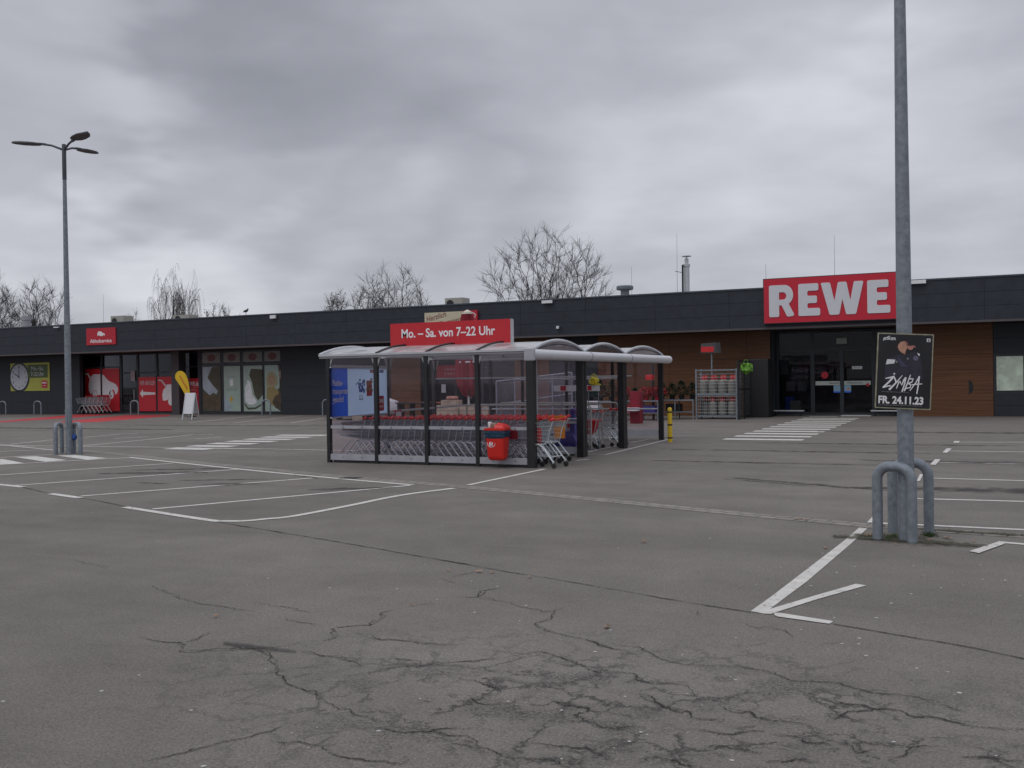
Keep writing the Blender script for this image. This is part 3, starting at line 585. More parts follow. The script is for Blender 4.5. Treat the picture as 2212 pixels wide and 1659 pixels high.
for (x, y) in [Z8(p) for p in [(510, 598), (440, 590), (1000, 712), (1210, 790), (1480, 752), (1630, 742), (1820, 765), (660, 815), (980, 720), (1600, 735)]] + [Z6(p) for p in [(1780, 442), (2125, 302), (1940, 295), (930, 492), (1300, 148), (2070, 298)]] + [Z7(p) for p in [(570, 170), (410, 538), (1250, 70), (1275, 76), (75, 322)]] + [Z2((1328, 572)), (1391, 1171), (1324, 1085), (1312, 1357)]:
    p = G(x, y); a = rn.random() * 6; r = rn.uniform(.02, .045); d = Vector((math.cos(a), math.sin(a))); n = Vector((-d.y, d.x)) * .5
    q = [p.xy - d * r, p.xy - d * r * .3 + n * r, p.xy + d * r * .5 + n * r * .8, p.xy + d * r, p.xy + d * r * .4 - n * r * .9, p.xy - d * r * .4 - n * r * .8]
    lf.add([(*v, 0.011 + (0.012 if i % 2 else 0)) for i, v in enumerate(q)], [tuple(range(6))])
o = lf.build('fallen_leaves', M_LEAF); o['kind'] = 'stuff'; o['label'] = 'small dry brown leaves scattered on the asphalt'
# weeds at the foot of the lamp
gb = MB()
for cx, cy, n in [(*G(1930, 1160).xy, 90), (*G(2007, 1158).xy, 130), (*G(1918, 1166).xy, 30)]:
    for i in range(n):
        a = rn.random() * 6.28; r = abs(rn.gauss(0, .055)); x = cx + r * math.cos(a); y = cy + r * math.sin(a); h = rn.uniform(.02, .06); b = rn.random() * 6.28
        gb.add([(x - .006 * math.cos(b), y - .006 * math.sin(b), 0), (x + .006 * math.cos(b), y + .006 * math.sin(b), 0), (x + .03 * math.cos(a + b), y + .03 * math.sin(a + b), h)], [(0, 1, 2)])
o = gb.build('grass_tufts', mat('weed_green', (0.05, 0.085, 0.025), 0.8, var=0.4, vs=30)); o['kind'] = 'stuff'; o['label'] = 'short green weeds at the foot of the steel guard hoops'

# ------------------------------------------------------------------ shop building
YW, YF, YG, HT, HB = 24.8, 23.4, 25.7, 5.34, 3.70
UL, UR = -75.0, 30.0
B = thing('supermarket_building', 'long flat-roofed dark slate supermarket with wood clad bays and glazed entrance', 'building', (0, 0, 0))
wm = MB()
def wall_panels(mb, u0, u1, y, z0=0.0, z1=3.78, hrow=0.62, wcol=3.1, t=0.06, gap=0.010):
    z = z0
    while z < z1 - 0.01:
        z2 = min(z1, z + hrow); u = u0
        while u < u1 - 0.01:
            u2 = min(u1, u + wcol)
            if u1 - u2 < 0.5: u2 = u1
            mb.box(u + gap / 2, u2 - gap / 2, y, y + t, z + gap / 2, z2 - gap / 2); u = u2
        z = z2
# fascia band
fm = MB(); wall_panels(fm, UL, UR, YF, HB, HT - 0.07, (HT - 0.07 - HB) / 3, 3.2, 0.05, 0.010)
fm.build('fascia', M_SLATE, B)
MB().box(UL, UR, YF + 0.052, YF + 0.3, HB + 0.02, HT - 0.09).build('fascia_backing', M_FRAME, B)
MB().box(UL - .05, UR + .05, YF - 0.04, YF + 0.45, HT - 0.06, HT).build('roof_edge', mat('edge_flashing', (0.07, 0.085, 0.105), 0.35, 0.5), B)
MB().box(UL, UR, YF - 0.02, YF + 0.09, HB - 0.09, HB - 0.004).build('fascia_lip', mat('lip_metal', (0.085, 0.075, 0.08), 0.5, 0.2), B)
MB().box(UL, UR, YF + 0.092, 29.0, HB - 0.06, HB + 0.01).build('soffit', M_SOFFIT, B)
roof = MB().box(UL, UR, YF + 0.452, 62, HT - 0.25, HT - 0.12).build('roof', mat('roof_felt', (0.12, 0.12, 0.12), 0.9), B)
MB().box(UL, UL + 0.2, YF + .46, 62, 0, HT - 0.26).box(UR - .2, UR, YF + .46, 62, 0, HT - 0.26).box(UL + .21, UR - .21, 61.8, 62, 0, HT - .26).build('outer_walls', M_SLATE2, B)
U = dict(l0=-41.0, l1=-25.9, b0=-18.9, b1=-17.2, d1=-12.0, w1=-10.2, x1=-7.8, e0=0.0, e1=5.05, r1=8.49)
for n, u0, u1, m in [('slate_wall', UL + .2, -41.0, M_SLATE2), ('slate_wall', -25.9, -18.95, M_SLATE2), ('wood_wall', -18.94, -17.2, M_WOOD), ('wood_wall', -12.0, -10.2, M_WOOD), ('slate_wall', -10.19, -7.8, M_SLATE2),
                     ('wood_wall', -7.79, 0.0, M_WOOD), ('wood_wall', 5.0, 8.49, M_WOOD), ('slate_wall', 9.62, UR - .2, M_SLATE2)]:
    mb = MB(); wall_panels(mb, u0, u1, YW, 0.0, HB - 0.07, 0.61 if m is M_WOOD else 0.74, 3.4 if m is M_WOOD else 3.1)
    mb.build(n, m, B)
    MB().box(u0, u1, YW + 0.062, YW + 0.25, 0.0, HB - 0.07).build('wall_core', M_FRAME, B)
mb = MB(); wall_panels(mb, 8.5, 9.61, YW, 0.0, 0.86, 0.43); mb.build('slate_wall', M_SLATE2, B); mb = MB(); wall_panels(mb, 8.5, 9.61, YW, 2.42, HB - 0.07, 0.6); mb.build('slate_wall', M_SLATE2, B)
# reveals (side walls of the recesses)
for u in (-42.0, -25.9, -17.2, -12.1, 0.0, 4.95): MB().box(u, u + .1, YW + .262, YG + 0.4, 0, HB - .07).build('reveal_wall', M_SLATE2, B)
# interior shell behind the glazing
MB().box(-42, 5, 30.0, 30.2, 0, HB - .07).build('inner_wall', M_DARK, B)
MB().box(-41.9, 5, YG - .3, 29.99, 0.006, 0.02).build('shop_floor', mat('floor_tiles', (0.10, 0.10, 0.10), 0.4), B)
def window(u0, u1, z0, z1, y, name='window', f=0.07, mid=(), door=False, hz=()):
    fr = MB(); fr.box(u0, u0 + f, y, y + .1, z0, z1).box(u1 - f, u1, y, y + .1, z0, z1).box(u0 + f, u1 - f, y, y + .1, z1 - f, z1).box(u0 + f, u1 - f, y, y + .1, z0, z0 + f * 1.4)
    for u in mid: fr.box(u - f / 2, u + f / 2, y - .003, y + .097, z0 + f * 1.4, z1 - f)
    for z in hz: fr.box(u0 + f, u1 - f, y + .002, y + .098, z - f / 2, z + f / 2)
    w = fr.build(name, M_FRAME, B)
    MB().box(u0 + f, u1 - f, y + .04, y + .05, z0 + f * 1.4, z1 - f).build('pane', M_SHOP, w)
    return w
# collection point glazing
edges = [-41.0, -38.75, -36.4, -33.9]
window(-41.9, -40.17, 0, 3.6, YG, hz=(2.82,)); window(-40.17, -38.6, 0, 3.6, YG, hz=(2.82,))
dr = window(-38.6, -37.22, 0, 3.6, YG, 'door', 0.09, hz=(2.45,)); MB().tube([(-37.45, YG - .08, .85), (-37.45, YG - .08, 1.45)], .018).build('handle', M_ALU, dr)
window(-37.22, -35.7, 0, 3.6, YG, hz=(2.45,)); window(-35.7, -34.0, 0, 3.6, YG, hz=(2.45,)); window(-34.0, -32.5, 0, 3.6, YG, hz=(2.72,))
MB().box(-33.64, -33.06, YW - .05, YW + .5, 0, HB - .07).build('pillar', mat('pillar_grey', (0.045, 0.042, 0.048), 0.6), B)
# four tall windows with posters
wx = [(-32.3 + 1.2, -30.9 + .0)] 
XB = [onY(x, 820, YG - .52).x for x in (438, 476.7, 483.7, 519, 526, 567, 572, 606)]
for (a, b) in ((XB[0] - .1, (XB[1] + XB[2]) / 2), ((XB[1] + XB[2]) / 2, (XB[3] + XB[4]) / 2), ((XB[3] + XB[4]) / 2, (XB[5] + XB[6]) / 2), ((XB[5] + XB[6]) / 2, -25.91)): window(a + 0.0, b, 0, 3.6, YG - .5, 'window', 0.11, hz=(2.78,))
MB().box(XB[0] - .32, XB[0] - .11, YG - .52, YG + .3, 0, HB - .07).build('reveal_wall', M_SLATE2, B)
# middle doorway
window(-17.1, -15.7, 0, 3.6, YG, hz=(2.35,)); dr = window(-15.7, -14.2, 0, 3.6, YG, 'door', .09, mid=(-14.95,), hz=(2.35,)); MB().tube([(-14.8, YG - .08, .8), (-14.8, YG - .08, 1.5)], .018).build('handle', M_ALU, dr)
window(-14.2, -12.1, 0, 3.6, YG, hz=(2.35,))
# main entrance
window(0.1, 1.6, 0, 3.6, YG, 'window', .09, hz=(2.75,)); 
for a, b in ((1.6, 2.78), (2.78, 4.05)):
    dr = window(a, b, 0.0, 2.79, YG - .03, 'door', .08)
window(1.6, 4.05, 2.8, 3.6, YG, 'window', .06); window(4.05, 4.95, 0, 3.6, YG, 'window', .08, hz=(2.75,))
# window in the far right wall
w = window(8.5, 9.61, .86, 2.42, YW + .02, 'window', .09)
o = MB().box(8.6, 9.52, YW + .01, YW + .055, 1.0, 2.32).build('window_poster', mat('pale_green_film', (0.50, 0.58, 0.48), .6, var=.3, vs=2.5), None)
tag(o, 'pale green film behind the small window in the dark wall at the far right', 'poster')
MB().add([(7.62, YW - .006, 0.86), (7.62, YW - .006, 1.42)] + [(7.62 + .17 * math.sin(R(a)), YW - .006, 1.14 + .28 * math.cos(R(a))) for a in range(20, 161, 20)], [(0, *range(8, 1, -1), 1)]).build('vent_flap', M_INK, B)
# shop interior goods seen through the entrance glass
def goods(name, label, cat, u0, u1, z0, z1, y, m, group=None, top=None):
    mb = MB(); mb.box(u0, u1, y, y + .45, z0, z1); o = mb.build(name, m, None, bevel=min(.06, (u1 - u0) * .2)); return tag(o, label, cat, group)
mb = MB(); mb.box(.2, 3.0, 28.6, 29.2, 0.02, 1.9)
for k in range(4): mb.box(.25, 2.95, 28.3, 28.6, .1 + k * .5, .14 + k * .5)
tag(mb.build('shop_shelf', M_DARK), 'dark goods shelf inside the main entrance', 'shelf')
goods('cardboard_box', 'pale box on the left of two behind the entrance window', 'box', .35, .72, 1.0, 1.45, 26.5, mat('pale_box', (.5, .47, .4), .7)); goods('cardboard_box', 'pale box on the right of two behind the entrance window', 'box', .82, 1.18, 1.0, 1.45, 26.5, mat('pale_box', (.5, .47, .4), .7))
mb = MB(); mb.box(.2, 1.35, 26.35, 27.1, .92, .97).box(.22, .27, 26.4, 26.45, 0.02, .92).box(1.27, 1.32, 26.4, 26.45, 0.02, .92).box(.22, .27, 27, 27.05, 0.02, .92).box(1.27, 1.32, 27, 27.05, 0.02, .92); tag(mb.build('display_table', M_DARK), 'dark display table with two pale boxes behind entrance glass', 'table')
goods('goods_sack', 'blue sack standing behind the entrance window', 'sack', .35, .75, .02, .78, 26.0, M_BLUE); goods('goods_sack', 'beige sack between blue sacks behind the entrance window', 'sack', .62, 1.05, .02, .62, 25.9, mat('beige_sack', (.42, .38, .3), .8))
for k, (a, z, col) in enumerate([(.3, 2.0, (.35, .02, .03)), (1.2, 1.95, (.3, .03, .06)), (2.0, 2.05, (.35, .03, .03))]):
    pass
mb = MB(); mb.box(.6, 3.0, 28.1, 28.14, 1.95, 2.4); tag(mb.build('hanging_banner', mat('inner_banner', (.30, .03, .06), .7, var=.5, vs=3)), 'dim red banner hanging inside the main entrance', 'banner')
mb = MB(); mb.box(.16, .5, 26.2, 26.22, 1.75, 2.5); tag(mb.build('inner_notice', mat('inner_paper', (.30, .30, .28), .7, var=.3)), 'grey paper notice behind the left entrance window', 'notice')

def wallposter(name, label, cat, u, z, y, rz=0.0):
    return thing(name, label, cat, (u, y, z), rz)
# door stickers and welcome strips
p = wallposter('window_sticker', 'pale horizontal welcome strip on the left entrance door', 'sticker', 1.72, 1.27, YG - .04)
flat(p, 'strip', rect(0, .98, 0, .17), mat('pale_strip', (.42, .46, .43), .5), 0); text('Herzlich', 'lettering', M_INK, p, .75, .085, .12, .004)
p = wallposter('window_sticker', 'pale horizontal welcome strip on the right entrance door', 'sticker', 2.88, 1.27, YG - .04)
flat(p, 'strip', rect(0, 1.05, 0, .17), MATS['pale_strip'], 0); text('Willkommen', 'lettering', M_INK, p, .42, .085, .12, .004); flat(p, 'red_dot', arc(.93, .0, .07, 0, 360, 14)[:-1], M_REDSIGN, .005)
for u, lb, col in ((2.45, 'light blue square sticker on the left entrance door', (.22, .36, .48)), (2.88, 'blue and white sticker with red dots on the right entrance door', (.2, .36, .5))):
    p = wallposter('window_sticker', lb, 'sticker', u, .95, YG - .04); flat(p, 'print', rect(0, .27, 0, .31), mat('sticker_blue' + str(u), col, .5), 0); flat(p, 'blue_edge', rect(0, .27, 0, .06), M_BLUE, .004)
    if u > 2.6: flat(p, 'red_dot', arc(.16, .16, .05, 0, 360, 10)[:-1], M_ORANGE, .004)
p = wallposter('window_sticker', 'round red sticker high on the left entrance door', 'sticker', 2.1, 1.7, YG - .04); flat(p, 'print', arc(0, 0, .15, 0, 360, 18)[:-1], M_REDSIGN, 0)
p = wallposter('window_sticker', 'small white notice high on the right entrance door', 'sticker', 3.2, 1.93, YG - .04); flat(p, 'print', rect(0, .4, 0, .12), M_PAPER, 0); scrawl(p, 'lettering', M_INK, .05, .35, .06, .05, .004, 5)
p = wallposter('exit_sign', 'small greenish sign above the entrance doors', 'sign', 2.6, 3.0, YG - .06); MB().box(0, .42, -.08, 0, 0, .24).build('box', mat('greenish_white', (.22, .26, .22), .5), p)
for a, b, lb in ((-.05, 1.35, 'long low bench left of the entrance doors'), (4.0, 5.0, 'long low bench right of the entrance doors')):
    p = thing('low_bench', lb, 'bench', (a, 24.9, 0)); MB().box(0, b - a, -.2, .2, .20, .24).build('seat', M_ALU, p)
    for x in (.12, b - a - .16): MB().box(x, x + .04, -.17, .17, 0, .2).build('leg', M_BLACK, p)
o = MB().box(2.85, 4.0, 24.55, 25.3, 0.006, .03).build('door_mat', mat('pale_mat', (.5, .5, .5), .8)); tag(o, 'pale doormat in front of the right entrance door', 'mat')

# ---- signs on the fascia
sg = thing('store_sign', 'big red sign with white letters REWE above the entrance', 'sign', (0.05, YF - .22, 3.82))
W_, H_ = 5.22, 1.85
MB().box(0, W_, 0, .215, 0, H_).build('sign_box', M_FRAME, sg)
flat(sg, 'sign_face', rect(.03, W_ - .03, .03, H_ - .03), mat('glossy_red_face', (0.50, 0.010, 0.030), .35, var=.03), 0.001, .012)
def letter(parts, rad=.05):
    """rounded strokes joined into one outline by overlap, each slightly proud of the next"""
    pass
import bmesh
def rounded_poly(pts, r=.06, n=4):
    out = []; k = len(pts)
    for i in range(k):
        p = Vector(pts[i]); a = Vector(pts[i - 1]) - p; b = Vector(pts[(i + 1) % k]) - p; la, lb = a.length, b.length; a.normalize(); b.normalize()
        rr = min(r, la * .45, lb * .45)
        for j in range(n + 1):
            t = j / n; out.append(tuple((p + a * rr) * (1 - t) ** 2 + p * 2 * t * (1 - t) + (p + b * rr) * t * t))
    return out
def E_(x, w, h):
    return [(x, 0), (x + w, 0), (x + w, h * .235), (x + w * .42, h * .235), (x + w * .42, h * .39), (x + w * .86, h * .39), (x + w * .86, h * .62), (x + w * .42, h * .62), (x + w * .42, h * .775), (x + w * .93, h * .775), (x + w * .93, h), (x, h)]
lz, lh = .27, 1.29
def addletter(name, pts, r=.07):
    P = [(a, b + lz) for a, b in rounded_poly(pts, r)]
    flat(sg, name, P, mat('sign_white', (0.60, 0.60, 0.64), .4, var=.03), .013, .03)
# R as outer ring with a bridge cut to its counter
h = lh; x = .24; w = 1.02
bowl = [(x + .60 + .36 * math.cos(R(t)), h * .68 + h * .32 * math.sin(R(t))) for t in range(80, -61, -14)]
counter = [(x + .56 + .13 * math.cos(R(t)), h * .655 + h * .115 * math.sin(R(t))) for t in range(-80, 81, 16)]
outer = [(x + .04, 0), (x, .04), (x, h - .05), (x + .05, h)] + bowl + [(x + w - .03, .09), (x + w - .07, .02), (x + .74, .0), (x + .70, .03), (x + .48, h * .36), (x + .40, h * .36), (x + .40, .05), (x + .36, 0)]
ring = outer[:4] + [(x + .40, h)] 
# split R in two pieces along the top of the stem so that the counter stays open
left = [(x + .04, 0), (x, .04), (x, h - .05), (x + .05, h), (x + .40, h), (x + .40, h * .77), (x + .40, h * .54), (x + .40, .05), (x + .36, 0)]
rightp = [(x + .40, h)] + bowl + [(x + w - .03, .09), (x + w - .07, .02), (x + .76, .0), (x + .70, .03), (x + .50, h * .36), (x + .40, h * .36), (x + .40, h * .54)] + counter + [(x + .40, h * .77)]
mbR = MB(); mbR.prism([(a, b + lz) for a, b in left], .013, .043); mbR.prism([(a, b + lz) for a, b in rightp], .013, .043)
mbR.build('letter', MATS.get('sign_white') or mat('sign_white', (0.60, 0.60, 0.64), .4, var=.03), sg)
addletter('letter', E_(1.40, .84, lh))
w0 = 2.27; addletter('letter', [(w0, lh), (w0 + .33, 0), (w0 + .70, 0), (w0 + .82, .62), (w0 + .96, 0), (w0 + 1.33, 0), (w0 + 1.62, lh), (w0 + 1.26, lh), (w0 + 1.12, .55), (w0 + .98, lh), (w0 + .66, lh), (w0 + .52, .55), (w0 + .36, lh)], .06)
addletter('letter', E_(4.02, .84, lh))

sg = thing('collection_sign', 'red fascia sign with white car and the word Abholservice', 'sign', (-38.72, YF - .06, 4.06))
MB().box(0, 2.32, 0, .055, 0, .97).build('sign_face', M_REDSIGN, sg)
text('Abholservice', 'lettering', M_WHITE, sg, 1.16, .22, .30, .004, width=1.72, bold=.015)
def carshape(x, z, s, sz=None):
    sz = sz or s
    P = [(0, .10), (0, .30), (.06, .46), (.16, .56), (.24, .60), (.62, .60), (.76, .56), (.86, .47), (1.0, .38), (1.2, .33), (1.34, .27), (1.42, .18), (1.42, .10), (1.36, 0), (1.28, -.02), (1.27, .06), (1.21, .12), (1.13, .12), (1.06, .06), (1.05, -.03), (.42, -.03), (.40, .06), (.34, .11), (.25, .11), (.18, .06), (.16, .0), (.08, .0)]
    return [(x + a * s, z + b * sz) for a, b in P]
flat(sg, 'car_symbol', carshape(.9, .52, .42), M_WHITE, .004)
# Backstube sign, cream and red
p0 = onY(917, 678, YF - .1)
sg = thing('bakery_sign', 'cream and red bakery sign on the fascia behind the opening hours board', 'sign', (p0.x, YF - .1, 4.05))
MB().box(0, 2.1, 0, .08, 0, .92).build('cream_panel', mat('cream_print', (.52, .47, .34), .5, var=.1), sg)
MB().box(2.12, 2.86, -.02, .08, 0, .94).build('red_panel', M_REDSIGN, sg)
text('Herzlich', 'lettering', mat('brown_ink', (.20, .04, .03), .5), sg, .62, .70, .36, .005, shear=.3, rot=12, width=1.1)
text('Willkommen', 'lettering', MATS['brown_ink'], sg, 1.15, .42, .3, .005, shear=.3, rot=10, width=1.6)
text('Schäfer\'s', 'lettering', M_PAPER, sg, 2.48, .62, .16, .03, width=.55, bold=.01); text('Backstube', 'lettering', M_PAPER, sg, 2.48, .45, .13, .03, width=.58, bold=.01)
flat(sg, 'emblem_ring', [(2.5 + .30 * math.cos(R(t)), .66 + .2 * math.sin(R(t))) for t in range(0, 181, 15)] + [(2.5 + .25 * math.cos(R(t)), .66 + .16 * math.sin(R(t))) for t in range(180, -1, -15)], M_PAPER, .022)
# fascia lamps
def falamp(x, y, w, hgt, lb):
    p = onY(x, y, YF - .12); o = thing('wall_floodlight', lb, 'lamp', (p.x, YF - .02, p.z), 0, 'lamps on the fascia')
    MB().box(-w / 2, w / 2, -.16, -.06, -hgt / 2, hgt / 2).build('housing', mat('lamp_white', (.72, .72, .74), .4), o); MB().box(-.03, .03, -.06, .02, -.03, .03).build('bracket', M_BLACK, o); return o
falamp(590, 684.5, .34, .17, 'small white floodlight on the fascia above the poster windows'); falamp(1182, 652, .50, .13, 'white floodlight near the top of the fascia behind the big bare tree')
falamp(122, 707, .38, .06, 'thin pale floodlight on the fascia beside the left lamp post'); falamp(1982, 609, .60, .14, 'long white strip light on the fascia right of the near lamp post')
falamp(1205, 707, .11, .12, 'tiny round fitting low on the fascia right of the hours board')
# roof furniture (sub-parts of the roof)
def rp(x, y, Y): return onY(x, y, Y)
p = rp(1350, 634, 30); mb = MB(); mb.lathe([(.22, -1.0), (.22, .16), (.40, .18), (.43, .24), (.43, .36), (.36, .40), (.0, .41)], 20, (p.x, 30, p.z)); mb.build('roof_vent', M_GALV, roof, smooth=True)
p = rp(1484, 628, 31); mb = MB(); mb.lathe([(.14, -1.0), (.14, 1.18), (.17, 1.2), (.17, 1.34), (.10, 1.36), (.10, 1.62), (.03, 1.63), (.03, 1.72)], 16, (p.x, 31, p.z)); mb.lathe([(.24, 1.72), (.24, 1.75), (.0, 1.77)], 16, (p.x, 31, p.z)); mb.build('chimney', M_ALU, roof, smooth=True)
MB().tube([(p.x - .16, 30.8, p.z - .9), (p.x - .15, 30.8, p.z + 1.3)], .05, 8).tube([(p.x - .15, 30.8, p.z + .9), (p.x - .55, 30.8, p.z + 1.0)], .015, 5).build('chimney_bracket', M_BLACK, roof)
for (x, y1, y0) in ((1463, 505, 640), (1803, 508, 600), (1365, 576, 640), (224, 635, 700), (884, 640, 665), (1655, 570, 620)):
    a = rp(x, y0, 29.5); b = rp(x - 1, y1, 29.5); MB().tube([(a.x, 29.5, HT - .3), (b.x, 29.5, b.z)], [.012, .006], 5).build('lightning_rod', M_GALV, roof)
for (x0, x1, y0, y1) in ((239, 267, 683, 695), (961, 999, 644.5, 655), (374, 408, 681, 690)):
    a = rp(x0, y0, 27); b = rp(x1, y1, 27)
    MB().box(a.x, b.x, 27, 27.8, HT - .1, a.z).build('air_conditioner', mat('ac_beige', (.34, .33, .30), .6), roof); MB().lathe([(.2, 0), (.2, .03)], 16).xform(Matrix.Translation((a.x + (b.x - a.x) * .3, 26.99, (a.z + HT) / 2 + .02)) @ Matrix.Rotation(R(90), 4, 'X')).build('fan_grille', M_BLACK, roof)
a = rp(57, 701, 34); MB().lathe([(.30, -1.2), (.30, .30), (.34, .31), (.34, .62), (.25, .64)], 16, (a.x, 34, a.z)).build('chimney', mat('pale_flue', (.3, .3, .32), .6), roof)
a = rp(1575, 609, 29); 
# pigeon on the roof edge
a = onY(531, 675, YF + .2); bd = thing('pigeon', 'dark pigeon perched on the roof edge above the poster windows', 'bird', (a.x, YF + .2, HT))
bp = [(-.20, .17, .012), (-.12, .20, .035), (-.03, .22, .075), (.07, .24, .07), (.12, .29, .045), (.15, .33, .04), (.19, .325, .015), (.21, .32, .004)]
MB().tube([(q[0], 0, q[1]) for q in bp], [q[2] for q in bp], 10).tube([(0, -.03, .17), (0, -.03, 0)], .008, 4).tube([(0, .03, .17), (0, .03, 0)], .008, 4).build('body', mat('feathers', (.05, .05, .055), .7), bd, smooth=True)

# ------------------------------------------------------------------ posters on the front
def pos(u, v, z): return (u, v, z)
# clock poster
t = thing('clock_poster', 'yellow-green poster with a big clock face and opening hours on the dark wall', 'poster', (-47.05, YW - .035, 1.45))
M_YG = mat('yellow_green_print', (.36, .36, .06), .55, var=.15, vs=2); M_OL = mat('olive_print', (.055, .085, .025), .55)
MB().box(0, 3.5, 0, .03, 0, 1.74).build('board', M_YG, t)
def clip(pts, x0, x1, z0, z1): return [(min(max(a, x0), x1), min(max(b, z0), z1)) for a, b in pts]
flat(t, 'clock_rim', clip([(.82 + .92 * math.cos(R(a)), .86 + .95 * math.sin(R(a))) for a in range(0, 360, 10)], 0, 3.5, 0, 1.74), M_INK, .002)
flat(t, 'clock_face', clip([(.80 + .78 * math.cos(R(a)), .86 + .80 * math.sin(R(a))) for a in range(0, 360, 10)], .01, 3.5, .02, 1.72), mat('clock_white', (.42, .42, .48), .5), .008)
for k in range(12):
    a = R(90 - 30 * k); text(str(k or 12), 'numeral', M_INK, t, .80 + .62 * math.cos(a), .86 + .64 * math.sin(a), .17, .013, bold=.02)
flat(t, 'clock_hand', [(.76, .78), (.84, .78), (.80, 1.52), (.77, 1.52)], M_INK, .014); flat(t, 'clock_hand', [(.86, .80), (.80, .92), (.40, 1.10), (.38, 1.06)], M_INK, .018)
flat(t, 'hours_panel', rect(1.58, 3.34, .82, 1.62), M_OL, .012)
text('Mo.–Sa.', 'lettering', MATS['clock_white'], t, 2.45, 1.38, .34, .017, width=1.1, bold=.01); text('7–22 Uhr', 'lettering', MATS['clock_white'], t, 2.45, 1.03, .34, .017, width=1.15, bold=.01)
def logo(parent, x, z, s, d):
    flat(parent, 'logo_panel', rrect(x, x + s, z, z + s * .95, s * .1), M_REDSIGN, d); text('REWE', 'lettering', M_WHITE, parent, x + s / 2, z + s * .62, s * .3, d + .005, width=s * .74, bold=.03); text('Dein Markt', 'lettering', M_WHITE, parent, x + s / 2, z + s * .28, s * .15, d + .005, width=s * .66)
logo(t, 2.82, .18, .48, .014)
# red window films with car, arrow, car
YP = YG - .02
t = thing('car_poster', 'tall red window film with a large white car plugged at the rear, left storefront', 'poster', (-41.55, YP, .16))
flat(t, 'film', rect(.0, 1.30, 0, 2.58), M_POSTERRED, 0); flat(t, 'film', rect(1.45, 2.86, 0, 2.58), M_POSTERRED, 0)
flat(t, 'car_symbol', carshape(.30, 1.05, 1.72, 2.0), M_WHITE, .005)
for x in (.30 + .29 * 1.72, .30 + 1.10 * 1.72): flat(t, 'wheel_symbol', [(x + .19 * math.cos(R(a)), 1.0 + .26 * math.sin(R(a))) for a in range(0, 360, 20)], M_WHITE, .005)
MB().tube([(.03, -.008, 2.28), (.25, -.008, 2.28), (.42, -.008, 2.05), (.58, -.008, 1.85)], .055, 6).build('hose_symbol', M_WHITE, t)
MB().box(1.30, 1.45, -.012, .0, 0, 3.0).build('mullion_strip', M_FRAME, t)
t = thing('arrow_poster', 'red window film with a white arrow pointing left beside the glass door', 'poster', (-37.12, YP, .16))
flat(t, 'film', rect(0, 1.36, 0, 2.02), M_POSTERRED, 0); text('HIER ABHOLEN', 'lettering', mat('pink_white', (.55, .35, .37), .5), t, .70, 1.66, .34, .004, width=1.2, bold=.03)
flat(t, 'arrow_symbol', [(.08, 1.05), (.32, 1.30), (.34, 1.15), (1.30, 1.10), (1.30, .98), (.34, .95), (.32, .80)], M_WHITE, .004)
t = thing('car_poster', 'smaller red window film with the rear half of a white car next to the pillar', 'poster', (-35.62, YP, .16))
flat(t, 'film', rect(0, 1.5, 0, 2.02), M_POSTERRED, 0)
P = [(.40, .62), (.36, .95), (.44, 1.25), (.62, 1.40), (.72, 1.56), (1.48, 1.58), (1.48, .62), (1.2, .62), (1.1, .80), (.9, .80), (.75, .66), (.6, .62)]
flat(t, 'car_symbol', P, M_WHITE, .004); flat(t, 'wheel_symbol', [(1.0 + .2 * math.cos(R(a)), .58 + .24 * math.sin(R(a))) for a in range(0, 360, 20)], M_WHITE, .006)
MB().tube([(.12, -.008, 1.82), (.34, -.008, 1.80), (.52, -.008, 1.60), (.66, -.008, 1.45)], .05, 6).build('hose_symbol', M_WHITE, t)
t = thing('web_poster', 'red window film reading REWE.de behind the yellow flag', 'poster', (-32.32, YP, .05))
flat(t, 'film', rect(-1.32, 0, 0, 2.0), M_POSTERRED, 0); text('REWE.de', 'lettering', M_WHITE, t, -.62, 1.68, .36, .004, width=1.0, bold=.02); flat(t, 'underline', rect(-1.15, -.1, 1.48, 1.5), MATS['pink_white'], .004); text('ABHOL-', 'lettering', MATS['pink_white'], t, -.55, 1.32, .22, .004, width=.62); text('SERVICE', 'lettering', MATS['pink_white'], t, -.55, 1.06, .22, .004, width=.66)
# four bakery window posters
def panel(i, a, b, label, base):
    t = thing('window_poster', label, 'poster', (XB[2 * i], YG - .52, .17)); w = XB[2 * i + 1] - XB[2 * i]
    flat(t, 'print', rect(0, w, 0, 2.52), base, 0); return t, w
P1 = mat('grey_blue_print', (.30, .35, .40), .55, var=.25, vs=1.5); P2 = mat('mint_print', (.30, .38, .34), .55, var=.15, vs=1.2); PB = mat('brown_print', (.07, .045, .025), .55, var=.5, vs=3); PO = mat('olive_brown_print', (.055, .05, .03), .55, var=.4, vs=3); PK = mat('skin_print', (.30, .19, .13), .6, var=.3, vs=5)
t, w = panel(0, -32.24, -30.84, 'tall poster of dark bread and pale cloth, leftmost of the four bakery windows', P1)
flat(t, 'bread_print', [(0, 0), (w, 0), (w, 2.52), (.7, 2.5), (.35, 1.9), (.75, 1.45), (1.1, 1.15), (1.0, .95), (.75, 1.05), (.5, .9), (.15, 1.15), (0, 1.3)], PO, .004); flat(t, 'crust_print', [(0, .2), (w, .1), (w, .85), (.8, .75), (.3, .95), (0, 1.0)], PB, .008)
t, w = panel(1, -30.52, -29.44, 'mint poster with small notice on the glass door, second of the bakery windows', P2)
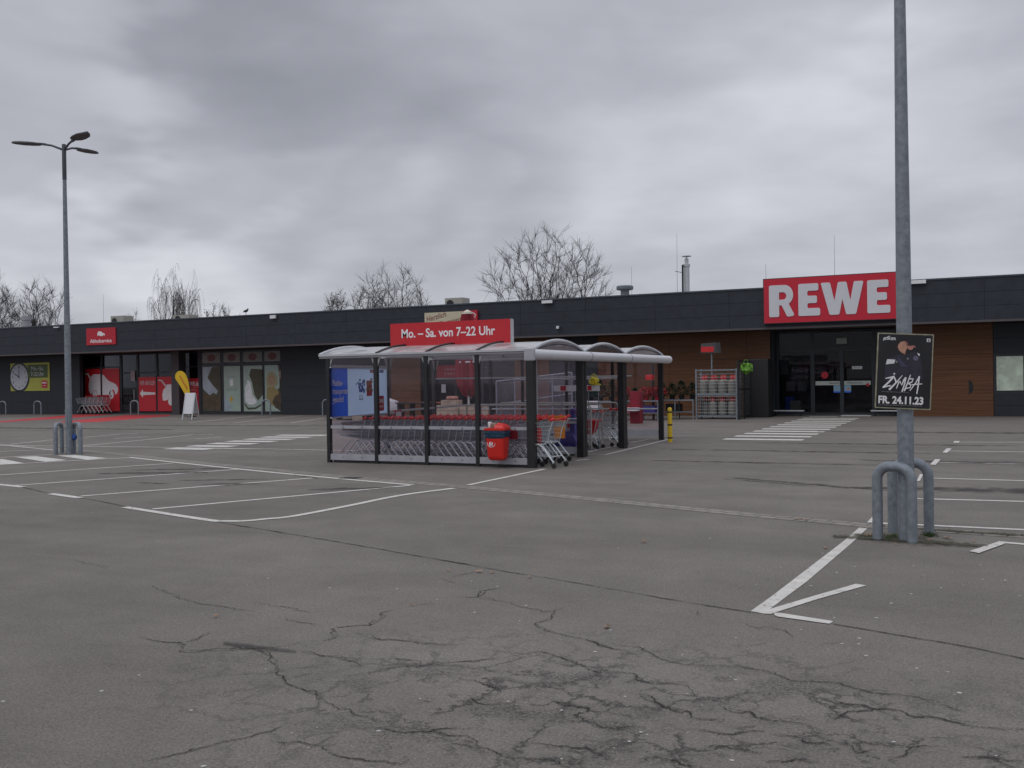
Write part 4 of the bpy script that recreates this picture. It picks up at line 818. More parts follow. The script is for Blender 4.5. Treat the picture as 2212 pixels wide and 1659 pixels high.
flat(t, 'fold_print', [(0, 0), (.62, 0), (.15, .75), (0, .95)], P1, .004); flat(t, 'notice', rect(.42, .66, 1.42, 1.78), M_PAPER, .004); scrawl(t, 'lettering', M_OL, .3, .9, 1.93, .035, .004, 1); scrawl(t, 'lettering', M_OL, .2, .95, 1.25, .035, .004, 2); scrawl(t, 'lettering', M_OL, .25, .9, 1.17, .03, .004, 3)
flat(t, 'emblem', [(.52 + .1 * math.cos(R(a)), .68 + .15 * math.sin(R(a))) for a in range(0, 360, 30)], mat('amber', (.5, .3, .03), .5), .004)
t, w = panel(2, -29.18, -27.88, 'poster with a large white cup and dark loaf, third of the bakery windows', P2)
flat(t, 'loaf_print', [(.55, 2.35), (w, 2.3), (w, .9), (1.0, .6), (.75, .9), (.6, 1.6), (.4, 2.0)], PO, .004); flat(t, 'cup_rim', [(.05, 0.5), (.3, .2), (.8, .22), (w, .45), (w, .35), (.8, .12), (.3, .1), (.05, .35)], PO, .006)
flat(t, 'cup_print', [(.12, .6), (.1, 1.3), (.3, 1.75), (.5, 1.6), (.62, .9), (.95, .5), (.6, .35), (.3, .4)], mat('cup_white', (.62, .63, .66), .5, var=.2), .008)
t, w = panel(3, -27.66, -26.1, 'poster of a smiling fair-haired woman with bread, rightmost of the bakery windows', P2)
flat(t, 'background_print', [(.9, 2.52), (w, 2.52), (w, 0), (.7, .2), (.5, .9), (1.0, 1.3), (1.0, 2.0)], PO, .004)
flat(t, 'hair_print', [(.12, 1.35), (.10, 1.8), (.25, 2.12), (.55, 2.18), (.8, 1.95), (.88, 1.5), (.6, 1.3)], mat('fair_hair', (.30, .25, .15), .6), .008); flat(t, 'face_print', [(.48 + .2 * math.cos(R(a)), 1.7 + .27 * math.sin(R(a))) for a in range(0, 360, 20)], PK, .012); flat(t, 'face_print', [(1.12 + .15 * math.cos(R(a)), 2.0 + .25 * math.sin(R(a))) for a in range(0, 360, 20)], PK, .008); flat(t, 'dress_print', [(.1, .7), (.15, 1.3), (.6, 1.35), (.95, 1.1), (.9, .6), (.5, .3)], mat('ochre_print', (.25, .19, .08), .6), .012); flat(t, 'bread_print', [(.5, .5), (.7, .85), (1.1, 1.0), (1.3, .7), (1.0, .3), (.7, .2)], PB, .016)
for i in range(4):
    a, b = XB[2 * i], XB[2 * i + 1]
    t = thing('top_window_strip', ['small pale strip with red logo above the first bakery window', 'small pale strip with red logo above the glass bakery door', 'small pale strip with red logo above the third bakery window', 'small pale strip with red logo above the fourth bakery window'][i], 'sticker', (a, YG - .52, 2.90))
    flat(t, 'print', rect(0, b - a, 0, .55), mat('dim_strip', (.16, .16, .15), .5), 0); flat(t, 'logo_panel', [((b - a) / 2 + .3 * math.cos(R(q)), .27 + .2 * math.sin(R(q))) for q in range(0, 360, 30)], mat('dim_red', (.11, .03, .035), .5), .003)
# door sign of the middle doorway
t = thing('door_sign', 'red sign with two pale lines above the middle doorway', 'sign', (-16.75, YG - .04, 1.86)); flat(t, 'sign_face', rect(0, 1.5, 0, .62), M_REDSIGN, 0, .02); scrawl(t, 'lettering', MATS['pink_white'], .45, 1.15, .42, .14, .02, 3); scrawl(t, 'lettering', MATS['pink_white'], .45, 1.15, .2, .14, .02, 4)
t = thing('notice', 'white paper notice on the glass left of the middle door', 'notice', (-16.5, YG - .03, 1.1)); flat(t, 'paper', rect(0, .25, 0, .42), M_PAPER, 0)
t = thing('notice', 'white paper on the glass door of the collection point', 'notice', (-37.75, YG - .03, 1.95)); flat(t, 'paper', rect(0, .35, 0, .62), mat('dim_paper', (.3, .26, .27), .6), 0)

# ------------------------------------------------------------------ things along the front
def hoop(name, label, a, b, h, r, cat='barrier', group=None, m=None, rc=.14):
    a = Vector((a[0], a[1])); b = Vector((b[0], b[1])); c = (a + b) / 2; d = (b - a); w = d.length; ang = math.atan2(d.y, d.x)
    o = thing(name, label, cat, (c.x, c.y, 0), ang, group)
    rc = min(rc, w / 2); pts = [(-w / 2, 0, 0), (-w / 2, 0, h - rc - r)]
    for i in range(1, 8): t = math.pi - math.pi / 2 * i / 8; pts.append((-w / 2 + rc + rc * math.cos(t), 0, h - r - rc + rc * math.sin(t)))
    pts.append((-w / 2 + rc, 0, h - r)); 
    if w / 2 - rc > .01: pts.append((w / 2 - rc, 0, h - r))
    for i in range(1, 9): t = math.pi / 2 - math.pi / 2 * i / 8; pts.append((w / 2 - rc + rc * math.cos(t), 0, h - r - rc + rc * math.sin(t)))
    pts.append((w / 2, 0, 0)); MB().tube(pts, r, 14).build('hoop_tube', m or M_GALV, o, smooth=True); return o
gbh = 'steel hoops along the shop front'
for i, (x0, x1, lb) in enumerate([(-46.6, -46.0, 'steel hoop at the left edge of the picture before the dark wall'), (-43.5, -42.9, 'steel hoop in front of the dark wall below the clock poster'), (-35.6, -35.0, 'steel hoop in front of the red arrow window film'), (-26.2, -25.65, 'steel hoop before the rightmost bakery window'), (-22.3, -21.8, 'steel hoop just left of the cart shelter, before the dark wall')]):
    hoop('steel_hoop', lb, (x0, 23.6), (x1, 23.6), .86, .04, 'barrier', gbh, rc=.22)
# A-board
p = G(402, 906)
t = thing('a_board', 'white A-frame pavement board below the yellow flag', 'sign', (p.x + .3, p.y, 0), R(6))
for s, y0 in ((1, -.28), (-1, .28)):
    mb = MB()
    for x in (-.27, .27): mb.beam((x, y0, 0), (x, 0, 1.28), .05, .03)
    mb.build('leg_frame', M_ALU, t)
    mb = MB(); mb.add([(-.3, y0 * .78, .28), (.3, y0 * .78, .28), (.3, y0 * .02, 1.3), (-.3, y0 * .02, 1.3), (-.3, y0 * .78 + .03, .28), (.3, y0 * .78 + .03, .28), (.3, y0 * .02 + .03, 1.3), (-.3, y0 * .02 + .03, 1.3)], [(0, 1, 2, 3), (7, 6, 5, 4), (0, 4, 5, 1), (1, 5, 6, 2), (2, 6, 7, 3), (3, 7, 4, 0)])
    mb.build('board', M_PAPER, t)
# beach flag
YFL = 21.8; ZC = zg(250, 1180, .19439)
fo = onY(412, 863, YFL)
t = thing('beach_flag', 'yellow teardrop advertising flag leaning left above the white A-board', 'flag', (fo.x, YFL, 0))
def flp(q): p = onY(*ZC(q), YFL); return (p.x - fo.x, p.z)
FL = [flp(q) for q in [(1755, 480), (1762, 430), (1785, 395), (1815, 375), (1850, 368), (1885, 378), (1920, 405), (1950, 450), (1975, 520), (1995, 610), (2010, 720), (2027, 860), (1975, 872), (1940, 810), (1900, 725), (1850, 640), (1800, 560), (1770, 520)]]
flat(t, 'flag_cloth', FL, M_YELLOW, 0, .012)
ed_ = [FL[12], FL[11], FL[10], FL[9], FL[8], FL[7], FL[6]]
mb = MB(); mb.tube([(FL[11][0] + .03, .01, .0)] + [(x + .012, .01, z) for x, z in ed_[1:]], .012, 6); mb.lathe([(.25, 0), (.25, .03), (.05, .06), (.03, .2)], 16, (FL[11][0] + .03, .01, 0)); mb.build('pole', M_BLACK, t)
mb = MB()
for k in range(7):
    x, z = flp((1845 + 19 * k, 465 + 33 * k)); q = .055
    for (a, b, c, d) in ((-q, -.01, q, .04), (-q * .6, -.06, q * .8, -.01), (-q, -.01, -q * .4, -.05))[: 3 if k % 2 else 2]: mb.prism([(x + a, z + b), (x + a + .02, z + b - .025), (x + c + .02, z + d - .02), (x + c, z + d)], .013, .016 + .0003 * k)
mb.build('lettering', M_REDSIGN, t)

# ------------------------------------------------------------------ shopping carts
def make_cart(label, group=None, hm=None, wire=None, name='shopping_cart', cat='shopping cart'):
    c = thing(name, label, cat, (0, 0, 0), 0, group); hm = hm or M_RED; wire = wire or M_WIRE
    def lerp(a, b, t): return tuple(a[i] + (b[i] - a[i]) * t for i in range(3))
    bk = MB(); r = .0034
    TR, TF, BR, BF = (-.03, .27, .90), (-.86, .20, .83), (-.10, .235, .50), (-.74, .165, .57)
    def my(p): return (p[0], -p[1], p[2])
    for S in (lambda p: p, my):
        for i in range(15):
            t = i / 14; bk.tube([S(lerp(TR, TF, t)), S(lerp(BR, BF, t))], r, 3, False)
        for j in range(1, 5):
            t = j / 5; bk.tube([S(lerp(TR, BR, t)), S(lerp(TF, BF, t))], r, 3, False)
    for i in range(8):
        t = i / 7; bk.tube([lerp(TF, my(TF), t), lerp(BF, my(BF), t), lerp(BR, my(BR), t)], r, 3, False)
    for j in range(1, 5): bk.tube([lerp(TF, BF, j / 5), my(lerp(TF, BF, j / 5))], r, 3, False)
    for j in range(9): bk.tube([lerp(BR, BF, j / 8), my(lerp(BR, BF, j / 8))], r, 3, False)
    bk.tube([TR, TF, my(TF), my(TR)], .007, 5); bk.tube([BR, BF, my(BF), my(BR)], .005, 4)
    bk.build('basket', wire, c)
    fr = MB()
    for s in (1, -1):
        fr.tube([(0.02, s * .265, .13), (-.06, s * .262, .22), (-.17, s * .255, .36), (-.23, s * .25, .43), (-.30, s * .245, .462), (-.40, s * .235, .455), (-.52, s * .215, .36), (-.66, s * .20, .20), (-.72, s * .195, .12)], [.016, .016, .016, .016, .016, .014, .011, .009, .009], 7)
        fr.tube([(-.26, s * .247, .45), (-.10, s * .25, .50), (-.05, s * .262, .72), (.035, s * .27, .94)], .0105, 6)
        fr.beam((.02, s * .265, .05), (.02, s * .265, .15), .045, .012, (0, 1, 0)); fr.beam((-.72, s * .195, .05), (-.72, s * .195, .14), .045, .012, (0, 1, 0))
    fr.tube([(-.05, -.26, .215), (-.05, .26, .215)], .009, 5); fr.tube([(-.64, -.2, .215), (-.64, .2, .215)], .009, 5)
    for y in (-.1, 0, .1): fr.tube([(-.05, y * 1.2, .215), (-.64, y, .215)], .006, 4, False)
    fr.build('chassis', M_CHROME, c, smooth=True)
    hd = MB(); hd.tube([(.035, -.27, .945), (.035, .27, .945)], .017, 10); hd.build('handle', hm, c, smooth=True)
    for s in (1, -1): MB().tube([(.06, s * .272, .95), (.03, s * .272, .955), (-.035, s * .272, .925)], [.030, .034, .020], 8).build('handle_end_cap', hm, c, smooth=True)
    MB().box(-.01, .06, .06, .17, .925, .965).build('coin_lock', hm, c)
    for (x, y) in ((.02, .265), (.02, -.265), (-.72, .195), (-.72, -.195)):
        w = MB(); w.lathe([(.035, -.014), (.052, -.012), (.055, 0), (.052, .012), (.035, .014)], 14).xform(Matrix.Translation((x + .012, y, .056)) @ Matrix.Rotation(R(90), 4, 'X')); w.build('wheel', M_RUBBER, c, smooth=True)
    return c
cart0 = make_cart('wire shopping cart standing out of the shelter, rear wheels over the white line', 'nested carts, near row')
cart0.location = (.47, .20, 0); cart0.rotation_euler = (0, 0, R(-4))
NEAR = 'nested carts, near row'; FAR = 'nested carts, second row'
rn = random.Random(11)
for k in range(1, 27):
    u = .18 - .165 * (k - 1) - .1
    lb = 'wire cart with red handle in the middle of the near nested row' if 2 < k < 26 else {1: 'second cart from the open end of the near nested row', 2: 'third cart from the open end of the near nested row', 26: 'leftmost cart of the near nested row, nose by the blue advert'}[k]
    dup(cart0, (u, .50 + rn.uniform(-.012, .012), 0), R(rn.uniform(-.8, .8)), lb, NEAR)
for k in range(0, 20):
    u = .10 - .17 * k
    lb = 'wire cart with red handle in the middle of the second nested row' if 0 < k < 19 else {0: 'first cart at the open end of the second nested row', 19: 'last cart at the left end of the second nested row'}[k]
    dup(cart0, (u, 1.32 + rn.uniform(-.015, .015), 0), R(rn.uniform(-1, 1)), lb, FAR)
for k in range(5):
    lb = {0: 'rightmost of the grey carts parked before the red car film', 4: 'leftmost of the grey carts parked before the red car film'}.get(k, 'grey cart in the middle of the little row before the red car film')
    dup(cart0, (-38.9 - .34 * k, 24.9, 0), 0, lb, 'carts at the collection entrance', (1.15, 1.15, 1.15))
# advert cards in the cart noses
def card(name, label, u, v, z, w, h, m, rz=90, tilt=8):
    o = MB().prism(rrect(-w / 2, w / 2, 0, h, .02), 0, .012).build(name, m); o.location = (u, v, z); o.rotation_euler = (R(tilt), 0, R(rz)); return tag(o, label, 'advert card', 'advert cards hung on carts')
card('advert_card', 'red advert card hung on the front cart', .0, .12, .48, .30, .30, M_RED, 12); card('advert_card', 'orange advert card right of the red one on the front carts', .18, .98, .52, .22, .24, M_ORANGE, 20)
card('advert_card', 'red advert card deeper in the near row of carts', -.5, .14, .55, .26, .24, M_REDSIGN, 4); card('advert_card', 'orange advert card standing up above the cart handles', .10, 1.05, .86, .38, .12, M_ORANGE, 10); card('advert_card', 'small yellow advert card between the front cart handles', -.35, .75, .84, .3, .10, mat('amber', (.5, .3, .03), .5), 5)
o = MB().box(-4.72, -4.42, .35, .62, .66, .86).build('cardboard_box', M_BROWN, bevel=.01); tag(o, 'small brown cardboard box lying on the noses of the leftmost carts', 'box')
o = MB().prism(rect(0, .26, 0, .3), 0, .02).build('paper_notice', mat('cream_paper', (.5, .44, .34), .7)); o.location = (-4.42, .33, .70); tag(o, 'cream paper notice standing beside the cardboard box in the carts', 'notice')

# child and toddler trolleys in the middle bay
def plastic_trolley(label, loc, rz, m, s=1.0):
    t = thing('basket_trolley', label, 'shopping trolley', loc, rz)
    def ring(x0, x1, y, z, r=.04):
        pts = []
        for (cx, cy, a) in ((x1 - r, y - r, 0), (x0 + r, y - r, 90), (x0 + r, -y + r, 180), (x1 - r, -y + r, 270)):
            for i in range(4): q = R(a + 30 * i); pts.append((cx + r * math.cos(q), cy + r * math.sin(q), z))
        return pts
    MB().loft([ring(-.44, -.10, .13, .36), ring(-.48, -.06, .16, .40), ring(-.54, .02, .20, .64), ring(-.55, .03, .21, .66), ring(-.55, .03, .21, .68)]).build('basket', m, t, smooth=True)
    MB().loft([ring(-.58, .06, .235, .675), ring(-.585, .065, .24, .70), ring(-.57, .05, .225, .715)]).build('basket_rim', m, t, smooth=True)
    fr = MB()
    for sd in (1, -1):
        fr.tube([(.08, sd * .22, .09), (-.02, sd * .19, .34), (-.03, sd * .2, .4)], .012, 6); fr.tube([(-.52, sd * .2, .09), (-.42, sd * .17, .34)], .012, 6)
        fr.tube([(-.02, sd * .2, .36), (.05, sd * .23, .7), (.12, sd * .23, .90)], .011, 6)
    fr.build('chassis', M_CHROME, t, smooth=True)
    MB().tube([(.12, -.24, .91), (.12, .24, .91)], .018, 8).build('handle', M_RED, t, smooth=True)
    for x, y in ((.08, .22), (.08, -.22), (-.52, .2), (-.52, -.2)): MB().lathe([(.035, -.014), (.05, -.01), (.05, .01), (.035, .014)], 12).xform(Matrix.Translation((x, y, .05)) @ Matrix.Rotation(R(90), 4, 'X')).build('wheel', M_RUBBER, t, smooth=True)
    return t
bt = plastic_trolley('red plastic basket trolley inside the shelter behind the black double post', (-.55, 5.13, 0), R(4), M_RED)
bt2 = dup(bt, (-.77, 5.15, 0), R(3), 'second red basket trolley nested behind the first')
dup(cart0, (-.25, 6.05, 0), R(-3), 'wire cart parked between the metal guide rails', 'carts between the guide rails'); dup(cart0, (-.42, 6.05, 0), R(-3), 'wire cart nested behind the one between the guide rails', 'carts between the guide rails')
# indigo toddler trolley behind the partition
t = thing('toddler_trolley', 'indigo plastic toddler trolley behind the glass partition', 'shopping trolley', (-.35, 3.25, 0), R(10))
def ringb(x0, x1, y, z): return [(x1, y, z), (x0, y, z), (x0, -y, z), (x1, -y, z)]
MB().loft([ringb(-.75, .02, .22, .10), ringb(-.80, .05, .25, .30), ringb(-.70, .0, .24, .42), ringb(-.42, -.05, .20, .55)]).build('body', M_PURPLE, t, bevel=.03)
mb = MB(); mb.box(-.12, .0, -.2, .2, .45, 1.05); mb.build('seat_back', M_PURPLE, t, bevel=.03)
MB().tube([(.05, -.25, 1.0), (.05, .25, 1.0)], .018, 8).build('handle', M_RED, t)
mb = MB(); mb.box(-.75, -.15, -.24, .24, .55, .90); 
ob = mb.build('basket', M_WIRE, t); md = ob.modifiers.new('w', 'WIREFRAME'); md.thickness = .012
for x, y in ((-.05, .24), (-.05, -.24), (-.65, .24), (-.65, -.24)): MB().lathe([(.05, -.02), (.07, -.014), (.07, .014), (.05, .02)], 12).xform(Matrix.Translation((x, y, .07)) @ Matrix.Rotation(R(90), 4, 'X')).build('wheel', M_RUBBER, t)

# guide rails
def guide(label, x, y, ln=3.4):
    t = thing('guide_rail', label, 'guide rail', (x, y, 0), 0, 'metal guide rails of the shelter'); mb = MB()
    mb.tube([(0, 0, 0), (0, 0, 1.02), (-.06, 0, 1.08), (-ln, 0, 1.08)], .022, 8); mb.tube([(0, 0, .5), (-ln, 0, .5)], .016, 8); mb.tube([(-ln, 0, 1.08), (-ln, 0, 0)], .022, 8)
    mb.build('rail', mat('rail_steel', (.36, .35, .34), .45, .5), t, smooth=True); mb = MB()
    for q in (0, -ln): mb.box(q - .08, q + .08, -.05, .05, 0.006, .016)
    mb.build('foot_plate', M_GALV, t)
guide('metal guide rail nearest the black double post, left of the red basket trolley', -.57, 4.77); guide('metal guide rail right of the red basket trolley', -.55, 5.52); guide('slanting metal guide rail farthest right, beside the yellow bollard side', -.60, 6.85)
# header boards on posts
def header(label, p0, p1, Yv):
    a = onY(*p0, Yv); b = onY(*p1, Yv); w = b.x - a.x; h = a.z - b.z
    t = thing('header_board', label, 'sign', (a.x, Yv, 0), 0, 'white header boards in the shelter')
    MB().box(0, w, -.01, .01, b.z, a.z).build('board', M_PAPER, t); MB().box(w * .3, w * .55, -.014, -.0105, b.z + h * .1, a.z - h * .1).build('red_logo', M_REDSIGN, t)
    mb = MB()
    for x in (w * .33, w * .92): mb.tube([(x, .02, 0), (x, .02, a.z - .01)], .012, 6)
    mb.build('post', M_GALV, t); return t
header('white header board with red logo left of the black double post', (1196, 832.5), (1246, 845), 4.6); header('white header board with a yellow bag on top', (1258, 832), (1295, 844.5), 4.6)
a = onY(1283, 832, 4.6)
t = thing('crumpled_bag', 'crumpled yellow plastic bag on top of the white header board', 'bag', (a.x, 4.6, a.z))
rr = random.Random(2); secs = []
for k, (rad, z) in enumerate([(.05, 0), (.09, .03), (.11, .09), (.10, .15), (.07, .19), (.03, .20)]):
    secs.append([(rad * rr.uniform(.75, 1.3) * math.cos(2 * math.pi * j / 14), rad * rr.uniform(.75, 1.25) * math.sin(2 * math.pi * j / 14), z + rr.uniform(-.012, .012)) for j in range(14)])
MB().loft(secs).build('bag_body', mat('yellow_film', (.60, .48, .02), .4, var=.3, vs=20), t); MB().tube([(-.06, 0, .17), (-.05, 0, .24), (.0, 0, .27), (.06, .0, .22), (.08, 0, .12)], .013, 6).tube([(.05, 0, .02), (.12, 0, .02), (.17, .02, .0)], .02, 5).build('bag_handle', MATS['yellow_film'], t)

# ------------------------------------------------------------------ cart shelter
S = thing('cart_shelter', 'long glass shopping cart shelter with black posts and barrel roofs', 'shelter', (0, 0, 0))
VS = [0, 2.72, 5.48, 8.72]; EZ = 2.30; XL = [-4.78, -5.04, -5.32, -5.66]
def lx(v): return -4.78 - .101 * v
uposts = [0, -1.18, -2.36, -3.58, -4.80]
def post(u, v, z1=EZ, w=.085, d=.085, nm='post'): MB().box(u - w / 2, u + w / 2, v - d / 2, v + d / 2, 0, z1).build(nm, M_BLACK, S)
for u in uposts[1:]: post(u, 0)
post(0.0, 0.0, EZ, .16, .14)
for i, v in enumerate(VS[1:3]):
    post(0, v - .085, EZ - .02, .15, .13); post(0, v + .085, EZ - .02, .13, .11)
post(0, VS[3], EZ, .13, .10)
for v in VS[1:]: post(lx(v), v)
post(lx(VS[3]) + .42, VS[3])
for u in (-1.4, -2.8, -4.2): post(u, VS[3], EZ, .07, .07)
# panes, rails and kick plates
def side(u0, u1, v, base=True, mid=True, h=.13, z0=.06):
    MB().box(u0, u1, v - .004, v + .004, .10, EZ - .03).build('pane', M_GLASS, S)
    if base: MB().box(u0, u1, v - .035, v - .008, z0, z0 + h).build('kick_plate', mat('kick_alu', (.36, .36, .40), .45, .1, var=.12, vs=5), S)
    if mid: MB().box(u0, u1, v - .02, v - .006, .735, .80).build('mid_rail', MATS['kick_alu'], S)
for a, b in zip(uposts[1:], uposts[:-1]): side(a + .043, b - (.081 if b == 0 else .043), 0)
mbx = MB()
for a, b in zip(uposts[1:], uposts[:-1]):
    for f in (.3, .7):
        for z in (.125, .767): mbx.tube([(a + (b - a) * f, -.045, z), (a + (b - a) * f, -.02, z)], .014, 8)
mbx.build('bolts', M_GALV, S)
MB().box(-4.7, -.09, -.01, .01, 0.006, .055).build('ground_gap_strip', M_BLACK, S)
side(-1.35, -.08, VS[1], True, True, .16)                                   # partition
MB().box(lx(8.72) + .1, -.1, VS[3] - .004, VS[3] + .004, .12, EZ).build('pane', M_GLASS, S); MB().box(lx(8.72) + .1, -.07, VS[3] - .05, VS[3] - .008, .10, .28).build('kick_plate', M_ALU, S); MB().box(lx(8.7) + .1, -.06, VS[3] - .04, VS[3] - .012, .84, .88).build('mid_rail', M_ALU, S)
for (v0, v1) in zip(VS[:-1], VS[1:]):                                       # left end
    x0, x1 = lx(v0), lx(v1)
    MB().add([(x0, v0 + .05, .10), (x1, v1 - .05, .10), (x1, v1 - .05, EZ), (x0, v0 + .05, EZ)], [(0, 1, 2, 3)]).build('pane', M_GLASS, S)
    if v0 > 0: MB().beam((x0 + .03, v0 + .05, 1.0), (x1 + .03, v1 - .05, 1.0), .03, .045).build('mid_rail', M_ALU, S)
MB().beam((lx(0) + .05, .05, 2.08), (lx(2.72) + .05, 2.66, 2.08), .03, .05).build('top_rail', M_ALU, S); MB().beam((lx(5.48) + .05, 5.5, 1.78), (-.8, 8.6, 1.78), .03, .04).build('stiffener', M_ALU, S)
MB().tube([(-1.05, 2.66, EZ - .03), (-1.05, 2.66, .3)], .018, 6).build('stiffener', M_ALU, S); MB().tube([(-3.1, 5.5, 1.72), (-.1, 5.5, 1.72)], .025, 6).tube([(-1.1, 5.5, EZ), (-1.1, 5.5, 1.1)], .022, 6).build('stiffener', M_ALU, S)
MB().tube([(-.95, 2.68, .84), (-.1, 2.68, .84)], .016, 6).build('grab_bar', M_CHROME, S)
MB().tube([(-.9, 8.5, .86), (-.05, 8.5, .86)], .018, 6).build('grab_bar', M_ALU, S)
# eaves
MB().box(-5.0, .05, -.075, .03, EZ - .01, EZ + .03).build('eaves', M_ALU, S); MB().box(-5.0, -.08, -.055, -.045, EZ - .055, EZ - .012).build('eaves_drip', mat('eaves_grey', (.26, .26, .28), .5), S)
for v in VS[1:3]: MB().box(lx(v) - .15, .05, v - .06, v + .06, EZ - .01, EZ + .04).build('valley_gutter', M_ALU, S)
MB().box(lx(8.72) - .15, .05, VS[3] - .03, VS[3] + .06, EZ - .01, EZ + .03).build('eaves', M_ALU, S)
# barrel vaults
def vaultpts(v0, v1, rise, n=14):
    w = (v1 - v0) / 2; rad = (w * w + rise * rise) / (2 * rise); cz = EZ + .02 - (rad - rise); am = math.asin(w / rad)
    return [((v0 + v1) / 2 + rad * math.sin(-am + 2 * am * i / n), cz + rad * math.cos(-am + 2 * am * i / n)) for i in range(n + 1)]
for i, (v0, v1) in enumerate(zip(VS[:-1], VS[1:])):
    pr = vaultpts(v0, v1, .20); xl = lx((v0 + v1) / 2) - .12
    mb = MB(); vs = []; 
    for (v, z) in pr: vs += [(xl, v, z), (.05, v, z)]
    mb.add(vs, [(2 * k, 2 * k + 1, 2 * k + 3, 2 * k + 2) for k in range(len(pr) - 1)]); mb.build('roof_vault', M_ROOFGL, S, smooth=True)
    ribs = [-1.18, -2.36, -3.58] if i == 0 else [-1.6, -3.2]
    for u in ribs: MB().tube([(u, v, z + .012) for v, z in pr], .026, 6).build('roof_rib', M_BLACK if i == 0 else M_FRAME, S, smooth=True)
    for u in (xl, .06): MB().tube([(u, v, z + .008) for v, z in pr], .032, 8).build('roof_arch', M_ALU, S, smooth=True)
    for u in (.08,):
        pr2 = vaultpts(v0 + .15, v1 - .15, .13)
        MB().tube([(u, v, z + .0) for v, z in pr2], .012, 6).build('arch_trim', M_FRAME, S)
    gp_ = [(0.03, v, z) for v, z in pr]; MB().add(gp_, [tuple(range(len(gp_)))]).build('gable_pane', M_GLASS, S)
    gp_ = [(xl + .02, v, z) for v, z in pr]; MB().add(gp_, [tuple(range(len(gp_)))]).build('gable_pane', M_GLASS, S)
# front gutter tube
mb = MB(); mb.tube([(.17, -.42, 2.21), (.17, 8.95, 2.21)], .105, 24); mb.lathe([(.105, 0), (.095, .04), (.06, .075), (.0, .09)], 24).xform(Matrix.Identity(4)) if False else None
mb.build('gutter_tube', mat('tube_white', (.58, .58, .61), .35, var=.05), S, smooth=True)
MB().lathe([(.105, 0), (.097, .035), (.07, .07), (.03, .088), (.001, .092)], 24).xform(Matrix.Translation((.17, 8.95, 2.21)) @ Matrix.Rotation(R(-90), 4, 'X')).build('tube_end', MATS['tube_white'], S, smooth=True)
MB().box(.06, .285, -.46, -.40, 2.085, 2.33).build('tube_end_plate', MATS['kick_alu'], S, bevel=.02)
for v in VS[1:3]: MB().tube([(.17, v - .03, 2.21), (.17, v + .03, 2.21)], .109, 24).build('tube_collar', mat('collar_grey', (.30, .30, .33), .4), S, smooth=True)
# little corner brackets under the eaves
mb = MB()
for u in uposts[1:]:
    for s in (1, -1):
        if u < -4.7 and s < 0: continue
        mb.add([(u + s * .045, -.01, EZ - .03), (u + s * .045, -.01, EZ - .24), (u + s * .13, -.01, EZ - .03), (u + s * .045, .0, EZ - .03), (u + s * .045, .0, EZ - .24), (u + s * .13, .0, EZ - .03)], [(0, 1, 2), (5, 4, 3), (0, 3, 4, 1), (1, 4, 5, 2), (2, 5, 3, 0)])
for v in VS[1:3]:
    for s in (1, -1):
        x = lx(v) + .05; mb.add([(x, v + s * .05, EZ - .03), (x, v + s * .05, EZ - .30), (x, v + s * .18, EZ - .03), (x + .01, v + s * .05, EZ - .03), (x + .01, v + s * .05, EZ - .30), (x + .01, v + s * .18, EZ - .03)], [(0, 1, 2), (5, 4, 3), (0, 3, 4, 1), (1, 4, 5, 2), (2, 5, 3, 0)])
mb.build('corner_brackets', mat('bracket_pale', (.42, .42, .44), .5), S)

# opening hours board on the shelter roof
YS = 1.2
a = onY(843.5, 701.5, YS); t = thing('opening_hours_sign', 'long red board on the shelter roof reading Mo. – Sa. von 7–22 Uhr', 'sign', (a.x, YS, 2.515))
W3 = 2.98; H3 = .50
MB().box(0, W3, 0, .14, 0, H3).build('sign_box', mat('sign_edge_grey', (.42, .42, .44), .5), t)
flat(t, 'sign_face', rect(.0, W3 - .012, .0, H3), mat('hours_red', (.47, .012, .022), .45, var=.03), .001, .01)
text('Mo. – Sa. von 7–22 Uhr', 'lettering', M_WHITE, t, W3 * .485, H3 * .52, .27, .012, width=2.32, bold=.018)
mb = MB()
for x in (.28, 1.46, 2.80):
    for (dx, dz) in ((-.11, -.13), (.11, -.13)): mb.beam((x, .06, .02), (x + dx, .06, dz), .03, .03)
    mb.beam((x - .14, .06, -.13), (x + .14, .06, -.13), .05, .02)
mb.build('sign_feet', M_GALV, t)
# advert panel on the end wall
t = thing('advert_board', 'blue advert panel reading Punkte-transporter gesucht? in the left end wall', 'advert board', (lx(0) + .05, -.01, .98), R(90) + math.atan(.101))
AW, AH = 2.64, 1.06
def backlit(name, col):
    m = bpy.data.materials.new(name); m.use_nodes = True; q = m.node_tree; q.nodes.clear(); a_ = nd(q, 'ShaderNodeBsdfDiffuse'); b2 = nd(q, 'ShaderNodeBsdfTranslucent'); mm = nd(q, 'ShaderNodeMixShader'); mm.inputs[0].default_value = .6
    tcq = nd(q, 'ShaderNodeTexCoord'); nq = nd(q, 'ShaderNodeTexNoise', i_Scale=2.0, i_Detail=4.0); q.links.new(tcq.outputs['Object'], nq.inputs['Vector']); mq = nd(q, 'ShaderNodeMapRange'); q.links.new(nq.outputs[0], mq.inputs[0]); mq.inputs[3].default_value = .92; mq.inputs[4].default_value = 1.06
    vq = nd(q, 'ShaderNodeVectorMath', operation='SCALE'); vq.inputs[0].default_value = col; q.links.new(mq.outputs[0], vq.inputs['Scale']); q.links.new(vq.outputs[0], a_.inputs[0]); q.links.new(vq.outputs[0], b2.inputs[0])
    q.links.new(a_.outputs[0], mm.inputs[1]); q.links.new(b2.outputs[0], mm.inputs[2]); o_ = nd(q, 'ShaderNodeOutputMaterial'); q.links.new(mm.outputs[0], o_.inputs[0]); return m
